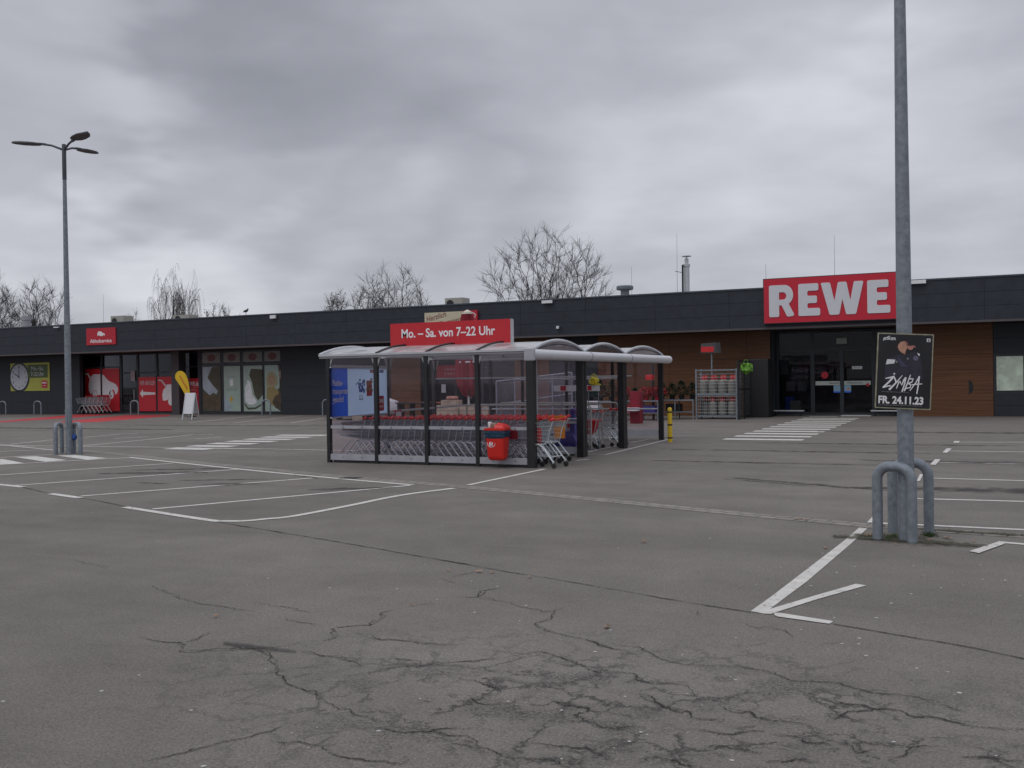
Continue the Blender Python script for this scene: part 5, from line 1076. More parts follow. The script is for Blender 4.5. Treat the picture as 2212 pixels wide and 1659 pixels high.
def sheet(name, x0, x1, z0, z1, m, d): return MB().add([(x0, -d, z0), (x1, -d, z0), (x1, -d, z1), (x0, -d, z1)], [(0, 1, 2, 3)]).build(name, m, t)
fr = MB(); fr.box(-.02, AW, -.01, .02, -.03, 0).box(-.02, AW, -.01, .02, AH, AH + .03); fr.build('board_frame', M_ALU, t)
sheet('pale_panel', .72, AW, 0, AH, backlit('translucent_pale_blue', (.50, .70, .90)), .001); sheet('blue_panel', 0, .72, 0, AH, backlit('translucent_blue', (.015, .10, .60)), .001)
for k, s in enumerate(('Punkte-', 'transporter', 'gesucht?')): text(s, 'lettering', M_WHITE, t, .04, .73 - .18 * k, .185, .011, align='LEFT', bold=.014, sx=.76)
flat(t, 'logo_panel', rect(1.78, 2.22, .96, 1.03), M_REDSIGN, .006); flat(t, 'logo_panel', rect(2.26, 2.46, .96, 1.03), mat('deep_blue', (.02, .03, .25), .5), .006); scrawl(t, 'lettering', M_WHITE, 1.82, 2.18, .995, .03, .010, 8); scrawl(t, 'lettering', M_WHITE, 2.28, 2.44, .995, .03, .010, 9)
logo(t, 2.08, .05, .38, .006)
mb = MB(); rr = random.Random(4)
for k in range(26): x = 1.32 + rr.uniform(-.13, .17); z = .62 + rr.uniform(-.14, .16); mb.prism([(x, z), (x + .06, z + .01), (x + .05, z + .07), (x - .01, z + .05)], .005, .008 + .0002 * k)
mb.prism([(1.08, .70), (1.22, .76), (1.23, .74), (1.09, .68)], .005, .008); mb.build('cart_print', mat('cart_print_blue', (.03, .10, .42), .5), t)
mb = MB(); 
for x in (1.26, 1.36): mb.prism(rect(x, x + .02, .36, .46), .005, .008); mb.prism(rect(x - .02, x + .05, .34, .365), .005, .0085)
mb.build('cart_print', M_JACKET, t)
flat(t, 'bag_print', rect(1.60, 1.86, .42, .78), M_REDSIGN, .006); mb = MB()
for k in range(16): x = 1.56 + rr.uniform(0, .30); z = .46 + rr.uniform(.0, .34); mb.prism([(x, z), (x + .05, z + .01), (x + .04, z + .05), (x, z + .04)], .010, .012 + .0002 * k)
mb.build('groceries_print', mat('groceries', (.22, .16, .05), .6, var=.7, vs=30), t)

# waste bin on the near side
t = thing('waste_bin', 'red plastic waste bin with blue liner on the near side of the shelter', 'waste bin', (-.63, -.24, .16), R(0))
def rr4(w, d, z, r=.05, yo=0):
    pts = []
    for (cx, cy, a) in ((w - r, d - r, 0), (-w + r, d - r, 90), (-w + r, -d + r, 180), (w - r, -d + r, 270)):
        for i in range(5): q = R(a + 22.5 * i); pts.append((cx + r * math.cos(q), cy + r * math.sin(q) + yo, z))
    return pts
M_BIN = mat('bin_red', (.60, .018, .012), .38, var=.06)
MB().loft([rr4(.14, .08, 0), rr4(.172, .11, .03), rr4(.182, .12, .1), rr4(.205, .15, .48), rr4(.208, .152, .505)]).build('body', M_BIN, t, smooth=True)
secs = []
for k, (w, z) in enumerate([(.198, .44), (.215, .46), (.212, .50), (.219, .54), (.214, .575), (.212, .595)]):
    q = rr4(w, w * .74, z); secs.append([(a * rr.uniform(.985, 1.03), b * rr.uniform(.985, 1.03), c + rr.uniform(-.016, .016) * (k < 3)) for a, b, c in q])
MB().loft(secs, True).build('liner_bag', mat('liner_blue', (.006, .035, .070), .22, var=.5, vs=25, bump=.6, bs=25), t)
MB().loft([rr4(.225, .168, .585), rr4(.232, .174, .60), rr4(.228, .170, .628)], True).build('lid_rim', M_BIN, t, smooth=True)
# hood: arched lid open to the left
hs = []
for i in range(7):
    a = R(90 * i / 6); hs.append([(x * 1.0 if x > .0 else .0, y, z) for x, y, z in rr4(.21 * math.cos(a) * .9 + .03, .160 * math.cos(a) + .004, .625 + .105 * math.sin(a), .004 + .045 * math.cos(a))])
MB().loft(hs).xform(Matrix.Translation((.0, 0, 0))).build('hood', M_BIN, t, smooth=True)
MB().tube([(-.20, .13, .63), (-.13, .13, .68), (.0, .11, .72)], .014, 6).build('hood_edge', M_BIN, t)
o = MB().loft([[( -.13 + .035 * math.cos(a) * s, -.07 + .035 * math.sin(a) * s, z) for a in [i * .524 for i in range(12)]] for s, z in ((.8, .64), (1.1, .70), (1.15, .74), (.9, .75))]).build('paper_cup', M_WHITE, None, smooth=True); o.location = t.location; tag(o, 'white paper cup lying in the mouth of the red bin', 'cup')
mb = MB(); 
for (x, y, r) in ((-.06, -.09, .045), (.0, -.08, .05), (-.1, .0, .05), (-.02, .04, .05)): mb.loft([[(x + r * math.cos(a) * s, y + r * math.sin(a) * s, z) for a in [i * .785 for i in range(8)]] for s, z in ((.7, .62), (1.1, .67), (.9, .72), (.3, .735))])
o = mb.build('rubbish', mat('rubbish_mix', (.22, .15, .12), .7, var=.8, vs=22)); o.location = t.location; tag(o, 'brown and pale rubbish filling the red bin', 'rubbish'); 
ring = MB(); ring.tube([(-.075 + .085 * math.cos(R(a)), -.128, .335 + .075 * math.sin(R(a))) for a in range(0, 360, 15)], .006, 5, closed=True)
ring.box(-.115, -.10, -.139, -.131, .30, .355).box(-.098, -.083, -.139, -.131, .30, .365).box(-.065, -.053, -.139, -.131, .30, .35).box(-.05, -.038, -.139, -.131, .31, .36).box(-.12, -.035, -.139, -.133, .29, .299)
ring.xform(Matrix.Translation((0, -.006, 0))).build('logo_print', M_WHITE, t)
MB().box(-.05, .05, .155, .235, .1, .5).build('bracket', M_GALV, t)
# yellow bollard
t = thing('bollard', 'slim yellow bollard with three black bands at the far corner of the shelter', 'bollard', (.50, 7.84, 0))
MB().lathe([(.062, 0), (.060, .86), (.055, .895), (.03, .92), (.001, .925)], 20).build('post', M_YELLOW, t, smooth=True)
for z in (.115, .46, .80): MB().lathe([(.0635, z - .02), (.0635, z + .02)], 20).build('band', M_RUBBER, t, smooth=True)

# ------------------------------------------------------------------ objects between shelter and shop
# closed parasol
t = thing('closed_parasol', 'tall closed dark red parasol tied shut, behind the shelter', 'parasol', (-10.9, 18.0, 0))
MB().tube([(0, 0, 0), (0, 0, 4.45)], .045, 12).build('pole', mat('pale_pole', (.5, .5, .5), .4), t, smooth=True)
secs = []; n = 28
for z, r in ((1.12, .10), (1.22, .24), (1.45, .36), (1.8, .42), (2.2, .44), (2.6, .43), (3.0, .40), (3.5, .35), (4.1, .27), (4.42, .20)):
    secs.append([((r * (1 + .28 * math.sin(7 * 2 * math.pi * j / n + z * .4)) * rr.uniform(.93, 1.07)) * math.cos(2 * math.pi * j / n), (r * (1 + .28 * math.sin(7 * 2 * math.pi * j / n))) * math.sin(2 * math.pi * j / n), z + (.12 * math.sin(5 * 2 * math.pi * j / n) if z < 1.5 else 0)) for j in range(n)])
MB().loft(secs).build('canopy', M_CLOTH, t, smooth=True)
MB().lathe([(.21, 4.42), (.19, 4.5), (.03, 4.60)], 16).build('cap', mat('cream_cap', (.55, .5, .42), .7), t, smooth=True)
MB().lathe([(.41, 2.42), (.42, 2.45), (.41, 2.48)], 24).build('strap', M_PAPER, t); MB().lathe([(.35, 0), (.35, .08), (.1, .1)], 20).build('base', M_BLACK, t)
# stone planter wall
t = thing('stone_wall', 'low sandstone block wall behind the shelter beside the parasol', 'wall', (onY(936, 875, 14.5).x, 14.5, 0)); rb = random.Random(9)
def blocks(x0, x1, h):
    mb = MB(); z = 0; row = 0
    while z < h - .02:
        x = x0 - (row % 2) * .2
        while x < x1:
            x2 = x + rb.uniform(.32, .48); mb.box(max(x, x0), min(x2 - .012, x1), rb.uniform(-.012, .012), .35, z, z + .19); x = x2
        z += .2; row += 1
    return mb
blocks(0, 2.3, .82).build('low_wall', M_STONE, t); blocks(.36, 1.08, 1.0).xform(Matrix.Translation((0, -.06, 0))).build('raised_wall', M_STONE, t)
o = MB().box(onY(967, 865, 14.6).x, onY(986, 865, 14.6).x, 14.45, 14.8, 1.005, 1.13).build('seat_cushion', mat('salmon_cloth', (.42, .2, .15), .8, var=.3), bevel=.05); tag(o, 'salmon coloured cushion on the raised end of the stone wall', 'cushion')
t = thing('wooden_bench', 'reddish wooden bench in front of the middle doorway', 'bench', (-13.7, 20.0, 0)); MB().box(-1.3, 1.3, -.2, .2, .72, .78).build('seat', mat('red_wood', (.25, .07, .04), .6), t)
for x in (-1.1, 1.1): MB().box(x - .04, x + .04, -.18, .18, 0, .72).build('leg', M_BLACK, t)
t = thing('low_table', 'low dark table left of the wooden bench behind the shelter', 'table', (onY(895, 880, 17.6).x, 17.6, 0)); MB().box(-.75, .75, -.3, .3, .78, .83).build('table_top', M_BLACK, t)
for x in (-.65, .65): MB().box(x - .03, x + .03, -.25, .25, 0, .78).build('leg', M_BLACK, t)
# small red framed stand sign
a = onX(860, 886, -4.86); b = onX(875, 902, -4.86)
t = thing('framed_notice', 'small red framed notice hanging from the rail of the left end wall', 'notice', (-4.95, a.y, b.z), R(90)); MB().box(0, b.y - a.y, 0, .012, 0, a.z - b.z).build('red_frame', M_REDSIGN, t); flat(t, 'paper', rect(.04, b.y - a.y - .04, .03, a.z - b.z - .04), M_PAPER, .002)
# white hatchback half hidden by the advert
t = thing('parked_car', 'small white hatchback mostly hidden behind the blue advert panel', 'car', (*at(787, 840, 44).xy, 0), R(147))
prof = [(-1.95, .35), (-1.98, .62), (-1.9, .85), (-1.1, .98), (-.45, 1.42), (.2, 1.52), (1.05, 1.48), (1.35, 1.36), (1.72, .98), (1.86, .85), (1.92, .5), (1.85, .3), (-1.8, .25)]
def sec(y, s, zz): return [(x * s, y, z * zz if z > .9 else z) for x, z in prof]
body = MB(); body.loft([sec(-.80, .97, .93), sec(-.74, .99, .99), sec(-.6, 1, 1.0), sec(.6, 1, 1.0), sec(.74, .99, .99), sec(.80, .97, .93)])
body.build('body', mat('car_white', (.55, .55, .57), .3), t, smooth=True)
sw = MB(); sw.prism([(-.98, .98), (-.42, 1.34), (.25, 1.42), (1.0, 1.38), (1.22, 1.28), (1.48, .98)], .80, .812); sw.build('side_window', M_INK, t)
sw = MB(); sw.prism([(-.98, .98), (-.42, 1.34), (.25, 1.42), (1.0, 1.38), (1.22, 1.28), (1.48, .98)], -.812, -.80); sw.build('side_window', M_INK, t)
MB().add([(1.38, -.62, 1.34), (1.38, .62, 1.34), (1.74, .66, .98), (1.74, -.66, .98)], [(0, 1, 2, 3)]).xform(Matrix.Translation((.02, 0, .01))).build('rear_window', M_INK, t)
MB().add([(-1.08, -.64, 1.0), (-1.08, .64, 1.0), (-.46, .58, 1.41), (-.46, -.58, 1.41)], [(0, 1, 2, 3)]).xform(Matrix.Translation((-.03, 0, .02))).build('windscreen', M_INK, t)
for y in (-.68, .68): MB().box(1.86, 1.935, y - .1, y + .1, .62, .88).build('tail_light', M_REDSIGN, t)
MB().box(1.9, 1.94, -.26, .26, .5, .62).build('number_plate', M_PAPER, t)
for x in (-1.25, 1.2):
    for y in (-.74, .74):
        w = MB().lathe([(.2, -.1), (.30, -.09), (.31, 0), (.30, .09), (.2, .1)], 22).xform(Matrix.Translation((x, y, .31)) @ Matrix.Rotation(R(90), 4, 'X')).build('wheel', M_RUBBER, t, smooth=True)
        MB().lathe([(.18, -.11), (.19, 0), (.18, .11)], 16).xform(Matrix.Translation((x, y, .31)) @ Matrix.Rotation(R(90), 4, 'X')).build('rim', M_ALU, w)
# ramp railing with panels
def railing(name, label, x0, x1, y, hz0, hz1, n):
    t = thing(name, label, 'railing', (x0, y, 0)); L_ = x1 - x0; mb = MB()
    for k in range(n + 1): x = L_ * k / n; mb.tube([(x, 0, 0), (x, 0, hz0 + (hz1 - hz0) * k / n)], .03, 6)
    mb.build('post', M_GALV, t)
    mb = MB()
    for f, g in ((1, 1), (.5, .62), (.15, .15)): mb.tube([(0, 0, hz0 * f), (L_, 0, hz1 * g)], .025, 6)
    mb.build('rail', M_GALV, t); 
    mb = MB(); mb.add([(0.03, .0, .25), (L_ - .03, .0, .3), (L_ - .03, 0, hz1 - .05), (.03, 0, hz0 - .05)], [(0, 1, 2, 3)]); mb.build('mesh_panel', glassmat('mesh_' + name, (.75, .75, .78), .0, .25, (.25, .25, .28), .5), t)
railing('ramp_railing', 'grey steel ramp railing with infill behind the shelter', -7.66, -4.75, 14.0, 1.66, 1.93, 4)

# plant stands by the wood wall
def planttable(label, x0, x1, y, z=.8):
    t = thing('plant_table', label, 'plant stand', (x0, y, 0), 0, 'plant tables along the wood wall'); L_ = x1 - x0
    MB().box(0, L_, -.35, .35, z - .05, z).build('table_top', M_GALV, t); MB().box(.05, L_ - .05, -.3, .3, .28, .31).build('shelf', M_GALV, t); mb = MB()
    for x in (.03, L_ / 2, L_ - .03):
        for yy in (-.32, .32): mb.box(x - .02, x + .02, yy - .02, yy + .02, 0, z - .05)
    mb.build('frame', M_GALV, t)
planttable('long metal plant table with fir greenery left of the gas bottle cage', -3.95, -2.4, 21.6); planttable('metal plant table with red poinsettias behind the shelter', -5.15, -3.5, 20.4); planttable('metal plant table with fir trees, farthest left by the wood wall', -6.9, -5.3, 20.0)
def plant(label, x, y, z0, kind, h, r, seed, n=260, lm=None):
    rg = random.Random(seed); t = thing('potted_plant', label, 'plant', (x, y, z0), 0, 'potted plants on the tables')
    MB().lathe([(.09, 0), (.12, .16), (.13, .17), (.11, .171)], 12).build('pot', M_REDSIGN if kind == 'p' else M_BLACK, t, smooth=True)
    mb = MB()
    for k in range(n):
        f = rg.random(); a = rg.random() * 6.28; hh = .15 + (h - .15) * f
        rad = r * ((1 - f) ** .7 if kind == 'f' else math.sin(min(3.0, .4 + f * 2.4))) * math.sqrt(rg.random())
        c = Vector((rad * math.cos(a), rad * math.sin(a), hh)); s = rg.uniform(.03, .07); d = Vector((math.cos(a), math.sin(a), rg.uniform(-.4, .5))).normalized() * s; e_ = Vector((-math.sin(a), math.cos(a), rg.uniform(-.5, .5))).normalized() * s * .45
        mb.add([c - d, c + e_, c + d * 1.3, c - e_], [(0, 1, 2, 3)])
    mb.build('foliage', lm or M_FIR, t)
rg = random.Random(21); k = 0
M_LGREEN = mat('leaf_green', (.06, .10, .04), .7, var=.5, vs=12)
for x0, x1, y, kinds, nm in ((-3.8, -2.55, 21.6, 'ffff', 'the table left of the gas cage'), (-5.0, -3.65, 20.4, 'pfpp', 'the middle plant table'), (-6.75, -5.45, 20.0, 'ffff', 'the farthest left plant table')):
    for i, kd in enumerate(kinds):
        x = x0 + (x1 - x0) * i / 3; k += 1
        plant(('dark green fir plant ' if kd == 'f' else 'red poinsettia in a red pot ') + ['first', 'second', 'third', 'fourth'][i] + ' from the left on ' + nm, x, y + rg.uniform(-.1, .1), .802, kd, rg.uniform(.5, .85) if kd == 'f' else .52, .40, k, 520, None if kd == 'f' else M_LEAFRED)
def crate(name, label, x0, x1, y, z0, z1, m): o = MB().box(x0, x1, y, y + .4, z0, z1).build(name, m, bevel=.012); tag(o, label, 'crate'); return o
crate('display_box', 'tall red display box standing before the middle plant table', -3.87, -3.48, 17.6, 0.0, 1.2, M_CLOTH); crate('price_board', 'white price board in front of the red display box', -4.0, -3.45, 17.15, .48, .6, M_PAPER)
crate('flower_crate', 'red flower crate under the middle plant table', -5.0, -4.5, 20.2, .32, .6, M_REDSIGN); crate('flower_crate', 'purple flower crate under the middle plant table', -4.3, -3.7, 20.2, .32, .58, M_PURPLE); crate('flower_crate', 'dark crate under the table by the gas cage', -3.6, -3.0, 21.4, .32, .62, M_BLACK); crate('price_board', 'pale price board beside the fir trees on the left table', -6.4, -5.8, 19.4, .45, .8, M_PAPER)
crate('price_sign', 'small red price sign above the plants right of the shelter', -4.0, -3.75, 20.0, 1.62, 1.82, M_RED)
mb = MB(); mb.tube([(-4.0, 21.0, .0), (-4.0, 21.0, 2.7)], .05, 6).tube([(-3.62, 21.0, .0), (-3.62, 21.0, 2.7)], .06, 6).tube([(-4.0, 21.0, 2.68), (-3.62, 21.0, 2.68)], .03, 6); tag(mb.build('display_stand', M_BLACK), 'dark upright display frame between shelter and gas bottle cage', 'frame')

# gas bottle cage
t = thing('gas_cage', 'grey mesh cage with two shelves of gas bottles and red caps', 'cage', (-2.32, 21.4, 0)); W4, H4, D4 = 1.62, 2.02, .8
mb = MB()
for x in (0, W4):
    for y in (0, D4): mb.box(x - .03, x + .03, y - .03, y + .03, 0, H4)
for z in (.12, .98, H4 - .05):
    for y in (0, D4): mb.box(.03, W4 - .03, y - .02, y + .02, z - .025, z + .025)
    for x in (0, W4): mb.box(x - .02, x + .02, .03, D4 - .03, z - .025, z + .025)
mb.build('frame', M_GALV, t)
mb = MB(); mb.box(.03, W4 - .03, .02, D4 - .02, .145, .16).box(.03, W4 - .03, .02, D4 - .02, 1.005, 1.02); mb.build('shelf', M_GALV, t)
mb = MB()
for i in range(1, 20): mb.tube([(W4 * i / 20, -.01, .14), (W4 * i / 20, -.01, H4 - .07)], .004, 3, False)
for i in range(1, 10): mb.tube([(W4, D4 * i / 10, .14), (W4, D4 * i / 10, H4 - .07)], .004, 3, False)
for i in range(1, 14): mb.tube([(.03, -.01, .14 + 1.8 * i / 14), (W4 - .03, -.01, .14 + 1.8 * i / 14)], .004, 3, False)
mb.build('wire_mesh', M_WIRE, t)
def gasb(lb, x, y, z):
    g = thing('gas_bottle', lb, 'gas bottle', (x, y, z), 0, 'gas bottles in the cage')
    MB().lathe([(.13, 0), (.155, .02), (.16, .06), (.16, .42), (.15, .48), (.11, .54), (.06, .57), (.05, .58)], 18).build('bottle', M_GAS, g, smooth=True); MB().lathe([(.07, .56), (.072, .70), (.05, .73), (.001, .735)], 14).build('cap', M_RED, g, smooth=True)
    return g
g0 = None; words = ['first', 'second', 'third', 'fourth']
for row, zz in ((0, .165), (1, 1.025)):
    for i in range(4):
        for dpt in (0, 1):
            if row == 0 and i == 0 and dpt == 0: continue
            x = -2.32 + .24 + i * .385 + (.02 if dpt else 0); y = 21.4 + .2 + .36 * dpt
            lb = 'grey gas bottle with red cap, ' + words[i] + (' from the left, ' + ('front' if not dpt else 'back') + ' of the ' + ('lower' if row == 0 else 'upper') + ' shelf')
            if g0 is None: g0 = gasb(lb, x, y, zz)
            else: dup(g0, (x, y, zz), 0, lb)
t = thing('price_display', 'dark box with red panel on a pole above the gas bottle cage', 'sign', (-1.75, 21.7, 0))
MB().tube([(0, 0, 0), (0, 0, 2.66)], .03, 8).build('pole', M_GALV, t); MB().loft([[(-.42, -.12, 2.66), (.22, -.12, 2.66), (.36, .12, 2.66), (-.3, .12, 2.66)], [(-.40, -.12, 3.05), (.18, -.12, 3.08), (.32, .12, 3.08), (-.28, .12, 3.05)]]).build('box', mat('box_grey', (.06, .06, .065), .5), t)
mb = MB(); mb.prism(rrect(-.40, .12, 2.70, 2.92, .05), .122, .135); mb.build('red_panel', M_RED, t); 
# black mesh cage with lime bag
t = thing('mesh_cage', 'tall black mesh cage beside the entrance holding dark goods', 'cage', (-.55, 21.0, 0), R(0)); mb = MB(); W5, D5, H5 = .35, 3.3, 2.35
for y in (0, 1.1, 2.2, D5): mb.box(-.03, .03, y - .03, y + .03, 0, H5)
for z in (.1, 1.2, H5 - .03): mb.box(-.02, .02, .03, D5 - .03, z - .02, z + .02)
mb.build('frame', M_BLACK, t); mb = MB()
for i in range(1, 40): mb.tube([(0, D5 * i / 40, .1), (0, D5 * i / 40, H5)], .006, 3, False)
for i in range(1, 16): mb.tube([(0, 0, H5 * i / 16), (0, D5, H5 * i / 16)], .006, 3, False)
mb.build('wire_mesh', M_BLACK, t)
o = MB().box(-.42, .55, 23.2, 24.3, 0.0, 2.4).build('dark_cabinet', mat('charcoal_cabinet', (.010, .010, .013), .6, var=.3), bevel=.02)
o.location = (-.35, 0, 0); tag(o, 'dark cabinet against the wood wall left of the entrance', 'cabinet')
rb = random.Random(12); secs = []
for r_, z in ((.03, 0), (.10, .07), (.21, .14), (.24, .28), (.23, .40), (.12, .43)): secs.append([((r_ * rb.uniform(.65, 1.25)) * math.cos(2 * math.pi * j / 16), (r_ * rb.uniform(.65, 1.25)) * math.sin(2 * math.pi * j / 16), z + rb.uniform(-.02, .02)) for j in range(16)])
o = MB().loft(secs).build('lime_bag', M_GREEN, smooth=False); o.location = (-.28, 21.25, 1.78); tag(o, 'bulging lime green bag hanging at the top of the black cage', 'bag')
o = MB().tube([(-.1, 0, .45), (-.06, 0, .56), (.05, 0, .57), (.09, 0, .45)], .012, 5).build('bag_handle', M_GREEN, o)

# ------------------------------------------------------------------ lamp posts with guard hoops
def head(t, ang, z):
    """one flat street light head on a short arm"""
    M = Matrix.Rotation(ang, 4, 'Z')
    a = MB(); a.tube([(0.0, 0, z - .10), (.30, 0, z + .02), (.55, 0, z + .065)], [.030, .026, .028], 8); a.beam((.45, 0, z + .05), (.66, 0, z + .075), .06, .05)
    a.xform(M).build('arm', M_LAMP, t, smooth=True)
    h_ = MB(); sec_ = []
    for x, w, zt in ((.62, .05, .0), (.72, .15, .015), (.90, .185, .035), (1.15, .175, .045), (1.34, .10, .035), (1.40, .04, .025)):
        x *= .94; zz = z + .05 + (x - .6) * .06; sec_.append([(x, -w, zz), (x, w, zz), (x, w * .95, zz + .025), (x, w * .3, zz + .030 + zt * .7), (x, -w * .3, zz + .030 + zt * .7), (x, -w * .95, zz + .025)])
    h_.loft(sec_).xform(M).build('lamp_head', M_LAMP, t, smooth=True)
M_LAMP = mat('lamp_grey', (.055, .06, .072), .45, .2)
def lamppost(label, loc, azs, H=7.84):
    t = thing('lamp_post', label, 'street lamp', (loc[0], loc[1], 0), 0, 'lamp posts of the car park')
    MB().lathe([(.082, 0), (.080, 1.5), (.072, 3.2), (.046, H - .75)], 20).build('pole', M_GALV, t, smooth=True)
    MB().lathe([(.052, H - .85), (.052, H + .03), (.045, H + .05), (.001, H + .055)], 16).build('pole_top', M_LAMP, t, smooth=True)
    MB().box(-.035, .035, -.086, -.05, .65, 1.15).build('service_door', M_GALV, t)
    for a in azs: head(t, a, H)
    return t
camr = YAW
pl = G(150, 981); lamppost('galvanised lamp post with three flat heads at the left, guarded by two hoops', pl, [camr + R(180), camr + R(-42), camr + R(77)])
pr_ = G(1959, 1168); lamppost('near galvanised lamp post carrying the black concert poster', pr_, [camr + R(170), camr + R(-70), camr + R(50)])
o = hoop('guard_hoop', 'near thick steel guard hoop left of the poster lamp post', G(1896.5, 1166), G(1970.7, 1173), .83, .053, 'barrier', 'guard hoops at the lamp posts')
o = hoop('guard_hoop', 'rear thick steel guard hoop right of the poster lamp post', G(1929, 1150), G(2007, 1154), .82, .053, 'barrier', 'guard hoops at the lamp posts')
def lhoop(x0, x1, y0, y1, lb): hoop('guard_hoop', lb, G(x0, y0), G(x1, y1), .82, .053, 'barrier', 'guard hoops at the lamp posts')
lhoop(120.5, 134, 982, 979, 'thick steel guard hoop left of the far lamp post'); lhoop(160, 174, 979.5, 981.5, 'thick steel guard hoop right of the far lamp post')
a = at(160, 943, 25.0); o = MB().loft([[(r_ * math.cos(q), r_ * math.sin(q), z) for q in [i * .628 for i in range(10)]] for r_, z in ((.03, -.09), (.07, -.06), (.075, .0), (.06, .05), (.02, .08))]).build('blue_knot', mat('blue_tape', (.01, .06, .25), .5, var=.3), smooth=True); o.location = a; tag(o, 'blue plastic knot tied to the right hoop of the far lamp post', 'tape')
# concert poster strapped to the near pole
pc = at(1955, 802, (pr_ - CAM).dot(FWD) - .12)
tl, tr_, bl, br_ = [at(x, y, (pr_ - CAM).dot(FWD) - .115) for x, y in ((1899, 718), (2016, 719), (1891, 881), (2008, 886))]
wP = (tr_ - tl).length; hP = (tl - bl).length
t = thing('concert_poster', 'black concert poster with a man in a dark jacket strapped to the near lamp post', 'poster', ((bl + br_) / 2), YAW + R(-1))
t.rotation_euler = (R(0), R(3.1), YAW + R(-6))
MB().prism(rrect(-wP / 2, wP / 2, 0, hP, .012), -.004, .004).build('board', mat('poster_edge', (.26, .25, .17), .6, var=.35, vs=14), t)
b_ = .012; flat(t, 'print', rrect(-wP / 2 + b_, wP / 2 - b_, b_, hP - b_, .008), M_INK, .0045, .001)
def px(a, b): return (-wP / 2 + wP * (a - 190) / (1190 - 190), hP - hP * (b - 100) / (1445 - 100))
def pp(l): return [px(*q) for q in l]
flat(t, 'jacket', pp([(330, 960), (340, 700), (400, 560), (560, 480), (700, 470), (860, 420), (960, 480), (1000, 700), (1020, 900), (900, 980), (600, 960)]), M_JACKET, .006, .001)
flat(t, 'collar', pp([(560, 490), (600, 560), (700, 650), (760, 700), (640, 690), (570, 600)]), mat('collar_violet', (.05, .045, .09), .5), .0075, .001)
flat(t, 'head', pp([(555, 350), (560, 300), (600, 255), (670, 235), (710, 250), (735, 300), (740, 340), (700, 400), (690, 475), (620, 440), (575, 395)]), M_SKIN, .009, .001)
flat(t, 'cap', pp([(670, 235), (715, 245), (742, 295), (725, 300), (690, 262)]), mat('cap_red', (.22, .07, .09), .6), .0105, .001)
flat(t, 'hand', pp([(730, 310), (770, 320), (830, 308), (875, 330), (870, 345), (840, 340), (815, 380), (775, 392), (735, 375)]), mat('hand_tone', (.40, .17, .14), .6, var=.3, vs=40), .0105, .001)
flat(t, 'eye', pp([(705, 300), (735, 300), (735, 312), (705, 312)]), M_INK, .012, .001)
flat(t, 'sleeve_badge', pp([(375, 568), (520, 572), (505, 640), (350, 662)]), M_PAPER, .0105, .001); flat(t, 'sleeve_badge', pp([(900, 435), (950, 455), (950, 490), (925, 485)]), M_PAPER, .0105, .001)
flat(t, 'badge', [px(880 + 48 * math.cos(R(q)), 535 + 45 * math.sin(R(q))) for q in range(0, 360, 24)], mat('badge_violet', (.12, .11, .17), .5), .0105, .001)
for (x, y) in ((740, 548), (545, 610)): flat(t, 'button', [px(x + 14 * math.cos(R(q)), y + 20 * math.sin(R(q))) for q in range(0, 360, 45)], mat('badge_grey', (.25, .25, .28), .5), .0105, .001)
def brush(strokes, nm='lettering'):
    mb = MB(); dd = .0125
    for pts, w0, w1 in strokes:
        pts = [Vector(q) for q in pts]; Lf = []; Rt = []; k = len(pts)
        for i, q in enumerate(pts):
            d = (pts[min(i + 1, k - 1)] - pts[max(i - 1, 0)]).normalized(); n_ = Vector((-d.y, d.x)); w = w0 + (w1 - w0) * i / (k - 1); Lf.append(px(*(q + n_ * w / 2))); Rt.append(px(*(q - n_ * w / 2)))
        dd += .0003
        for i in range(k - 1): mb.prism([Lf[i], Lf[i + 1], Rt[i + 1], Rt[i]], .011, dd)
    return mb.build(nm, M_WHITE, t)
brush([([(355, 912), (420, 898), (500, 880)], 14, 34), ([(500, 880), (420, 975), (315, 1078)], 34, 26), ([(315, 1075), (390, 1050), (460, 1035)], 26, 20),
       ([(500, 860), (530, 920), (555, 985)], 20, 30), ([(655, 848), (560, 970), (430, 1112)], 10, 36),
       ([(600, 960), (560, 1085)], 20, 16), ([(610, 950), (650, 1020), (690, 920), (720, 880)], 26, 24), ([(720, 880), (700, 1000), (660, 1140)], 24, 22),
       ([(800, 830), (760, 960), (700, 1125)], 14, 26), ([(770, 900), (850, 905), (830, 960), (760, 990)], 24, 20), ([(770, 990), (815, 1010), (800, 1060), (720, 1080)], 24, 18),
       ([(960, 850), (900, 970), (800, 1115)], 22, 14), ([(955, 860), (945, 1000), (925, 1168)], 26, 20), ([(830, 1010), (920, 995), (1015, 985)], 20, 14), ([(500, 815), (520, 835)], 26, 24)])
text('FR. 24.11.23', 'lettering', M_WHITE, t, px(648, 0)[0], px(0, 1297)[1], .105, .008, rot=0, width=wP * .80, bold=.035)
scrawl(t, 'small_print', mat('faint_print', (.28, .28, .3), .5), px(300, 0)[0], px(785, 0)[0], px(0, 1148)[1], .009, .008, 1); scrawl(t, 'small_print', MATS['faint_print'], px(258, 0)[0], px(1030, 0)[0], px(0, 1382)[1], .009, .008, 2)
text('JOKER', 'lettering', M_WHITE, t, px(405, 0)[0], px(0, 205)[1], .036, .008, width=wP * .23, bold=.02); flat(t, 'logo_swoosh', pp([(280, 215), (400, 150), (412, 160), (300, 222)]), M_PAPER, .008, .001)
flat(t, 'logo_mark', pp([(1065, 180), (1130, 180), (1130, 238), (1065, 238)]), M_PAPER, .008, .001); flat(t, 'logo_mark', pp([(1080, 198), (1115, 192), (1115, 202), (1095, 210), (1115, 220), (1112, 230), (1085, 222)]), M_INK, .0095, .001)
mb = MB()
for z in (.12, hP - .12): mb.lathe([(.083, z - .012), (.083, z + .012)], 20, (0, .115, 0))
